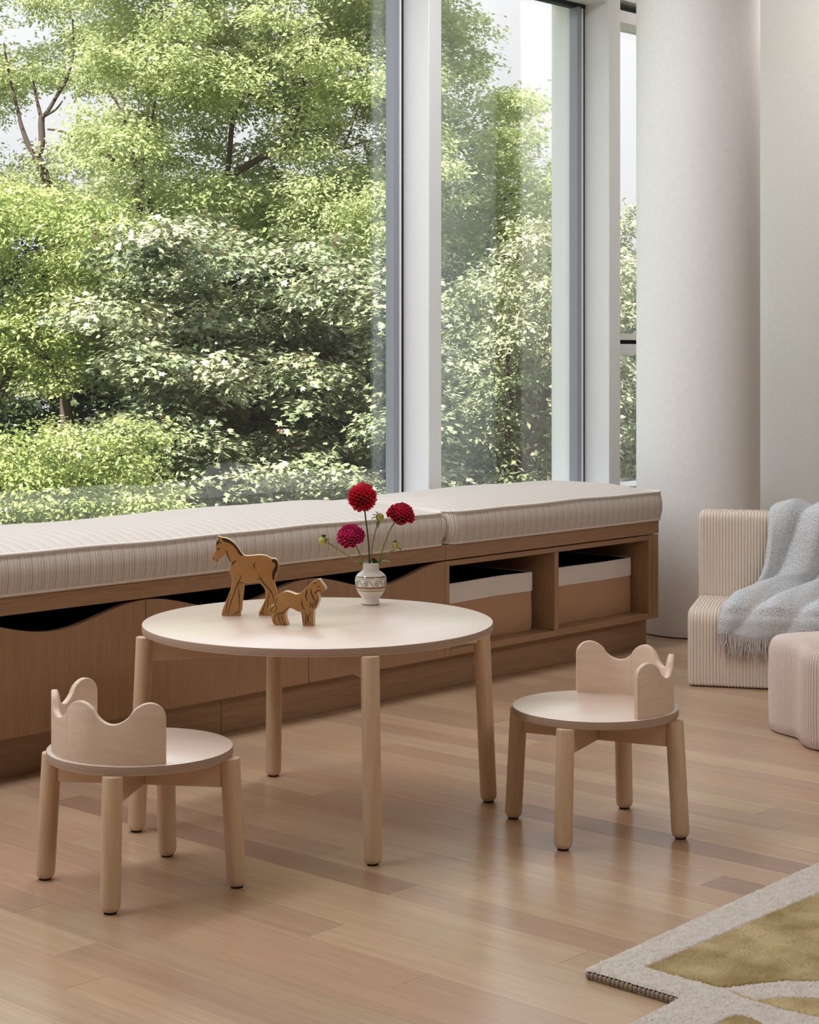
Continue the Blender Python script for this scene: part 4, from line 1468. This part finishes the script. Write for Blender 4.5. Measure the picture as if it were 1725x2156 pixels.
def scatter(poly, n, z0, z1, r0, r1, seed, holes=(), tries=60, spacing=0.62):
    """Clump centres spread evenly over a patch of crown, leaving the listed gaps (x, y, rx, ry) open."""
    rg = random.Random(seed)
    xs, ys = [p[0] for p in poly], [p[1] for p in poly]
    out = []
    fails = 0
    while len(out) < n and fails < n * tries:
        fails += 1
        x, y = rg.uniform(min(xs), max(xs)), rg.uniform(min(ys), max(ys))
        if not inside(poly, np.array([x]), np.array([y]))[0]:
            continue
        if any(((x - h[0]) / h[2]) ** 2 + ((y - h[1]) / h[3]) ** 2 < 1 for h in holes):
            continue
        z, r = rg.uniform(z0, z1), rg.uniform(r0, r1)
        p = W(x, y, z)
        if any((p[0] - q_[0]) ** 2 + (p[1] - q_[1]) ** 2 + (p[2] - q_[2]) ** 2 < (spacing * (r + q_[3]) / 2) ** 2 for q_ in out):
            continue
        out.append((*p, r))
    return np.array(out)

def limbs(name, parent, lines, z, bark=None):
    """lines: list of ([(px, py, dz)], r0, r1)."""
    b = bmesh.new()
    for pts, r0, r1 in lines:
        P = spline([W(p[0], p[1], z + (p[2] if len(p) > 2 else 0)) for p in pts], 4)
        n = len(P)
        add_tube(b, P, [r0 + (r1 - r0) * i / (n - 1) for i in range(n)], 8)
    return obj(name, b, bark or M_BARK, parent, 60)

def tree(name, label, base_px, base_py, z, trunk_r, top=None):
    x, y, zz = W(base_px, base_py, z)
    t = thing(name, label, 'tree', (x, y, -4.2), 0, 'trees outside the windows')
    b = bmesh.new()
    pts = spline([(0, 0, 0), (0.08, -0.05, (zz + 4.2) * 0.35), (-0.05, 0.05, (zz + 4.2) * 0.7), (0, 0, zz + 4.2)], 4)
    add_tube(b, pts, [trunk_r * (1.25 - 0.35 * i / (len(pts) - 1)) for i in range(len(pts))], 10)
    obj('trunk', b, M_BARK, t, 60)
    return t, Vector((x, y, -4.2))
def local(cl, org):
    cl = cl.copy()
    cl[:, :3] -= np.array(org)
    return cl
def limbs_at(t, org, lines, z, k=0.5):
    o = limbs('branches', t, [(p, a * k, b * k) for p, a, b in lines], z)
    o.location = -org
    return o

# the tall yellow green tree across the top of the wide window
SKYH = [(40, 45, 60, 36), (150, 40, 34, 50), (20, 280, 62, 72), (100, 215, 62, 52), (205, 215, 58, 36), (145, 395, 36, 64), (630, 152, 34, 30), (745, 245, 46, 52), (5, 345, 40, 30)]
t, org = tree('ash_tree', 'tall yellow green ash tree filling the top of the wide window', 350, 470, 18.5, 0.06)
cl = scatter([(120, -420), (880, -420), (900, 420), (850, 560), (520, 520), (300, 430), (225, 420), (165, 100)], 330, 16.8, 20.5, 0.26, 0.46, 1, SKYH, 80, 0.60)
foliage(t, local(cl, org), M_L_BRIGHT, LANCE, 0.058, 16, 44, 0.090, 0.5, 0.8, 21)
limbs_at(t, org, [([(345, 490), (325, 450), (305, 405), (280, 330), (268, 275), (262, 245), (250, 222), (228, 190)], 0.085, 0.02), ([(295, 530), (293, 440), (291, 400), (300, 330), (320, 250), (330, 190)], 0.095, 0.012),
                  ([(345, 490), (420, 440), (440, 455), (455, 420), (477, 385), (490, 252), (505, 225), (512, 205), (535, 195)], 0.07, 0.04), ([(513, 355), (545, 335), (600, 310), (660, 305), (725, 312), (760, 300)], 0.075, 0.02),
                  ([(477, 385), (500, 360), (513, 355)], 0.07, 0.07), ([(740, 490), (770, 468), (800, 450), (850, 420)], 0.085, 0.05), ([(345, 215), (365, 195), (378, 178), (388, 155)], 0.03, 0.015), ([(600, 310), (640, 190), (625, 165), (575, 190)], 0.03, 0.015),
                  ([(725, 312), (760, 215), (780, 205)], 0.02, 0.01), ([(270, 490), (245, 465), (200, 450)], 0.05, 0.025), ([(240, 338), (222, 325), (205, 318)], 0.05, 0.03), ([(155, 288), (128, 276), (100, 272)], 0.03, 0.02),
                  ([(600, 400), (585, 370), (575, 350)], 0.05, 0.03), ([(605, 420), (615, 390), (625, 380)], 0.05, 0.02)], 18.2)
# slim forked tree at the far left
t, org = tree('forked_tree', 'slender dark forked tree against the sky at the far left', 150, 520, 21.0, 0.06)
limbs_at(t, org, [([(152, 530), (128, 450), (108, 420), (88, 350), (75, 328)], 0.13, 0.10), ([(78, 335), (60, 305), (45, 265), (38, 235), (20, 160), (8, 90)], 0.07, 0.02), ([(80, 330), (88, 300), (87, 262), (88, 245)], 0.085, 0.07),
                  ([(88, 248), (100, 235), (118, 205), (138, 172), (150, 135), (155, 105), (153, 40)], 0.055, 0.018), ([(87, 248), (78, 212), (70, 170)], 0.05, 0.02), ([(96, 243), (118, 230), (132, 212)], 0.035, 0.015)], 20.8)
cl = scatter([(-300, -300), (230, -300), (230, 420), (-300, 470)], 190, 20.7, 24.5, 0.24, 0.40, 5, SKYH, 80, 0.48)
foliage(t, local(cl, org), M_L_BRIGHT, LANCE, 0.062, 12, 42, 0.11, 0.6, 0.8, 25)
# fresh green tree, left, middle height
t, org = tree('locust_tree', 'fresh green locust tree at the left edge of the wide window', 150, 900, 16.0, 0.04)
cl = scatter([(-380, 400), (110, 395), (262, 470), (285, 620), (190, 700), (150, 790), (40, 800), (-380, 820)], 120, 14.6, 17.2, 0.24, 0.40, 6, [(195, 655, 60, 34), (30, 590, 50, 34)], 80, 0.55)
foliage(t, local(cl, org), M_L_GREEN, LANCE, 0.052, 15, 46, 0.085, 0.55, 0.8, 26)
limbs_at(t, org, [([(150, 900), (140, 850), (128, 800), (118, 775), (90, 745), (62, 728), (30, 700)], 0.075, 0.05), ([(-10, 860), (12, 800), (25, 760), (40, 700)], 0.07, 0.04)], 15.6)
# bush in the lower left corner
t, org = tree('hawthorn_bush', 'light green bush below the left locust tree just above the cushion', 120, 1060, 13.0, 0.06)
cl = scatter([(-320, 960), (20, 925), (110, 905), (230, 870), (300, 900), (330, 960), (330, 1180), (-320, 1180)], 90, 12.2, 14.2, 0.20, 0.34, 7, (), 80, 0.5)
foliage(t, local(cl, org), M_L_GREEN, LANCE, 0.045, 14, 46, 0.075, 0.5, 0.8, 27)
# the grey green maple in the lower middle
t, org = tree('maple_tree', 'grey green maple with reddish tips in tiers behind the vase', 560, 1000, 15.5, 0.06)
MH = [(330, 640, 90, 36), (430, 705, 120, 34), (520, 570, 80, 34), (300, 830, 46, 26), (590, 735, 20, 40), (720, 890, 80, 50), (760, 700, 60, 22), (350, 905, 40, 20), (640, 620, 40, 20), (150, 930, 60, 60)]
mp_poly = [(250, 560), (300, 470), (420, 460), (520, 500), (640, 480), (760, 520), (900, 560), (920, 1160), (240, 1160), (300, 960), (230, 900), (215, 800), (250, 720), (210, 690)]
cl = scatter(mp_poly, 170, 13.6, 16.4, 0.28, 0.46, 8, MH, 90, 0.62)
foliage(t, local(cl, org), M_L_MAPLE, MAPLE, 0.056, 17, 27, 0.080, 0.26, 1.3, 28, droop=0.35, red=0.10)
limbs_at(t, org, [([(560, 1000), (540, 900), (560, 800), (590, 720), (600, 640), (560, 540)], 0.13, 0.04), ([(545, 900), (450, 830), (380, 800)], 0.05, 0.02), ([(575, 780), (660, 740), (740, 700)], 0.05, 0.02), ([(560, 980), (660, 930), (720, 915)], 0.04, 0.02)], 15.6)
# trees seen through the second window
t, org = tree('ash_tree', 'yellow green ash tree whose outline meets the white sky in the second window', 1010, 620, 20.0, 0.06)
cl = scatter([(860, -320), (950, -160), (985, -20), (1020, 95), (1012, 130), (985, 150), (990, 180), (1050, 165), (1095, 175), (1140, 235), (1120, 262), (1150, 325), (1230, 390), (1250, 620), (1150, 660), (860, 660)], 150, 18.6, 22.0, 0.20, 0.34, 9, [(1010, 200, 26, 16), (1065, 330, 20, 14)], 90, 0.55)
foliage(t, local(cl, org), M_L_BRIGHT, LANCE, 0.062, 13, 36, 0.085, 0.6, 0.8, 29)
limbs_at(t, org, [([(1010, 640), (1020, 560), (1040, 440), (1062, 420), (1085, 400)], 0.06, 0.02), ([(990, 400), (1040, 430), (1060, 450)], 0.03, 0.02), ([(950, 290), (975, 320), (990, 345)], 0.03, 0.012), ([(1040, 430), (1080, 415), (1120, 400)], 0.02, 0.01)], 19.2)
t, org = tree('willow_tree', 'pale olive tree with a dark leaning trunk low in the second window', 1080, 1030, 17.0, 0.04)
cl = scatter([(860, 690), (960, 650), (1010, 560), (1060, 520), (1120, 480), (1200, 520), (1300, 560), (1300, 1120), (860, 1120)], 150, 15.6, 18.2, 0.20, 0.34, 10, [(1085, 960, 20, 80), (1055, 740, 14, 40)], 90, 0.55)
foliage(t, local(cl, org), M_L_PALE, LANCE, 0.070, 14, 20, 0.085, 0.55, 0.9, 30)
limbs_at(t, org, [([(1080, 1030), (1100, 970), (1118, 920), (1138, 870), (1160, 815)], 0.05, 0.025), ([(1098, 975), (1125, 945), (1150, 920)], 0.035, 0.02), ([(1068, 960), (1072, 820), (1070, 740), (1080, 680), (1068, 640)], 0.030, 0.008), ([(1068, 850), (1098, 830), (1115, 850)], 0.012, 0.008), ([(1100, 560), (1130, 530), (1150, 515)], 0.014, 0.006), ([(1100, 560), (1092, 530), (1090, 510)], 0.012, 0.005)], 16.2, 0.9)
t, org = tree('linden_tree', 'light green tree glimpsed through the narrow window beside the column', 1340, 900, 19.0, 0.12)
cl = scatter([(1240, 500), (1300, 440), (1330, 425), (1400, 470), (1460, 560), (1460, 1120), (1240, 1120)], 80, 18.0, 20.5, 0.20, 0.34, 12, (), 80, 0.55)
foliage(t, local(cl, org), M_L_PALE, LANCE, 0.085, 12, 20, 0.085, 0.55, 0.9, 31)
# deeper trees that close the view low down
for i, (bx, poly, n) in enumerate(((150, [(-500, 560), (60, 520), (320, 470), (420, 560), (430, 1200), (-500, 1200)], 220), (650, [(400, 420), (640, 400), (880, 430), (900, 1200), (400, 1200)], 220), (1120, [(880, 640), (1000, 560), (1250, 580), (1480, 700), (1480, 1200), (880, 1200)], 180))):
    t, org = tree('shade_tree', ('tree with shade darkened leaves behind the locust tree', 'tree with shade darkened leaves behind the grey green maple', 'tree with shade darkened leaves behind the pale olive tree')[i], bx, 800, 24.0, 0.2)
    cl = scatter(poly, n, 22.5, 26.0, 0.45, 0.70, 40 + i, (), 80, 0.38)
    foliage(t, local(cl, org), M_L_SHADE, LANCE, 0.13, 13, 20, 0.17, 0.7, 0.8, 50 + i)
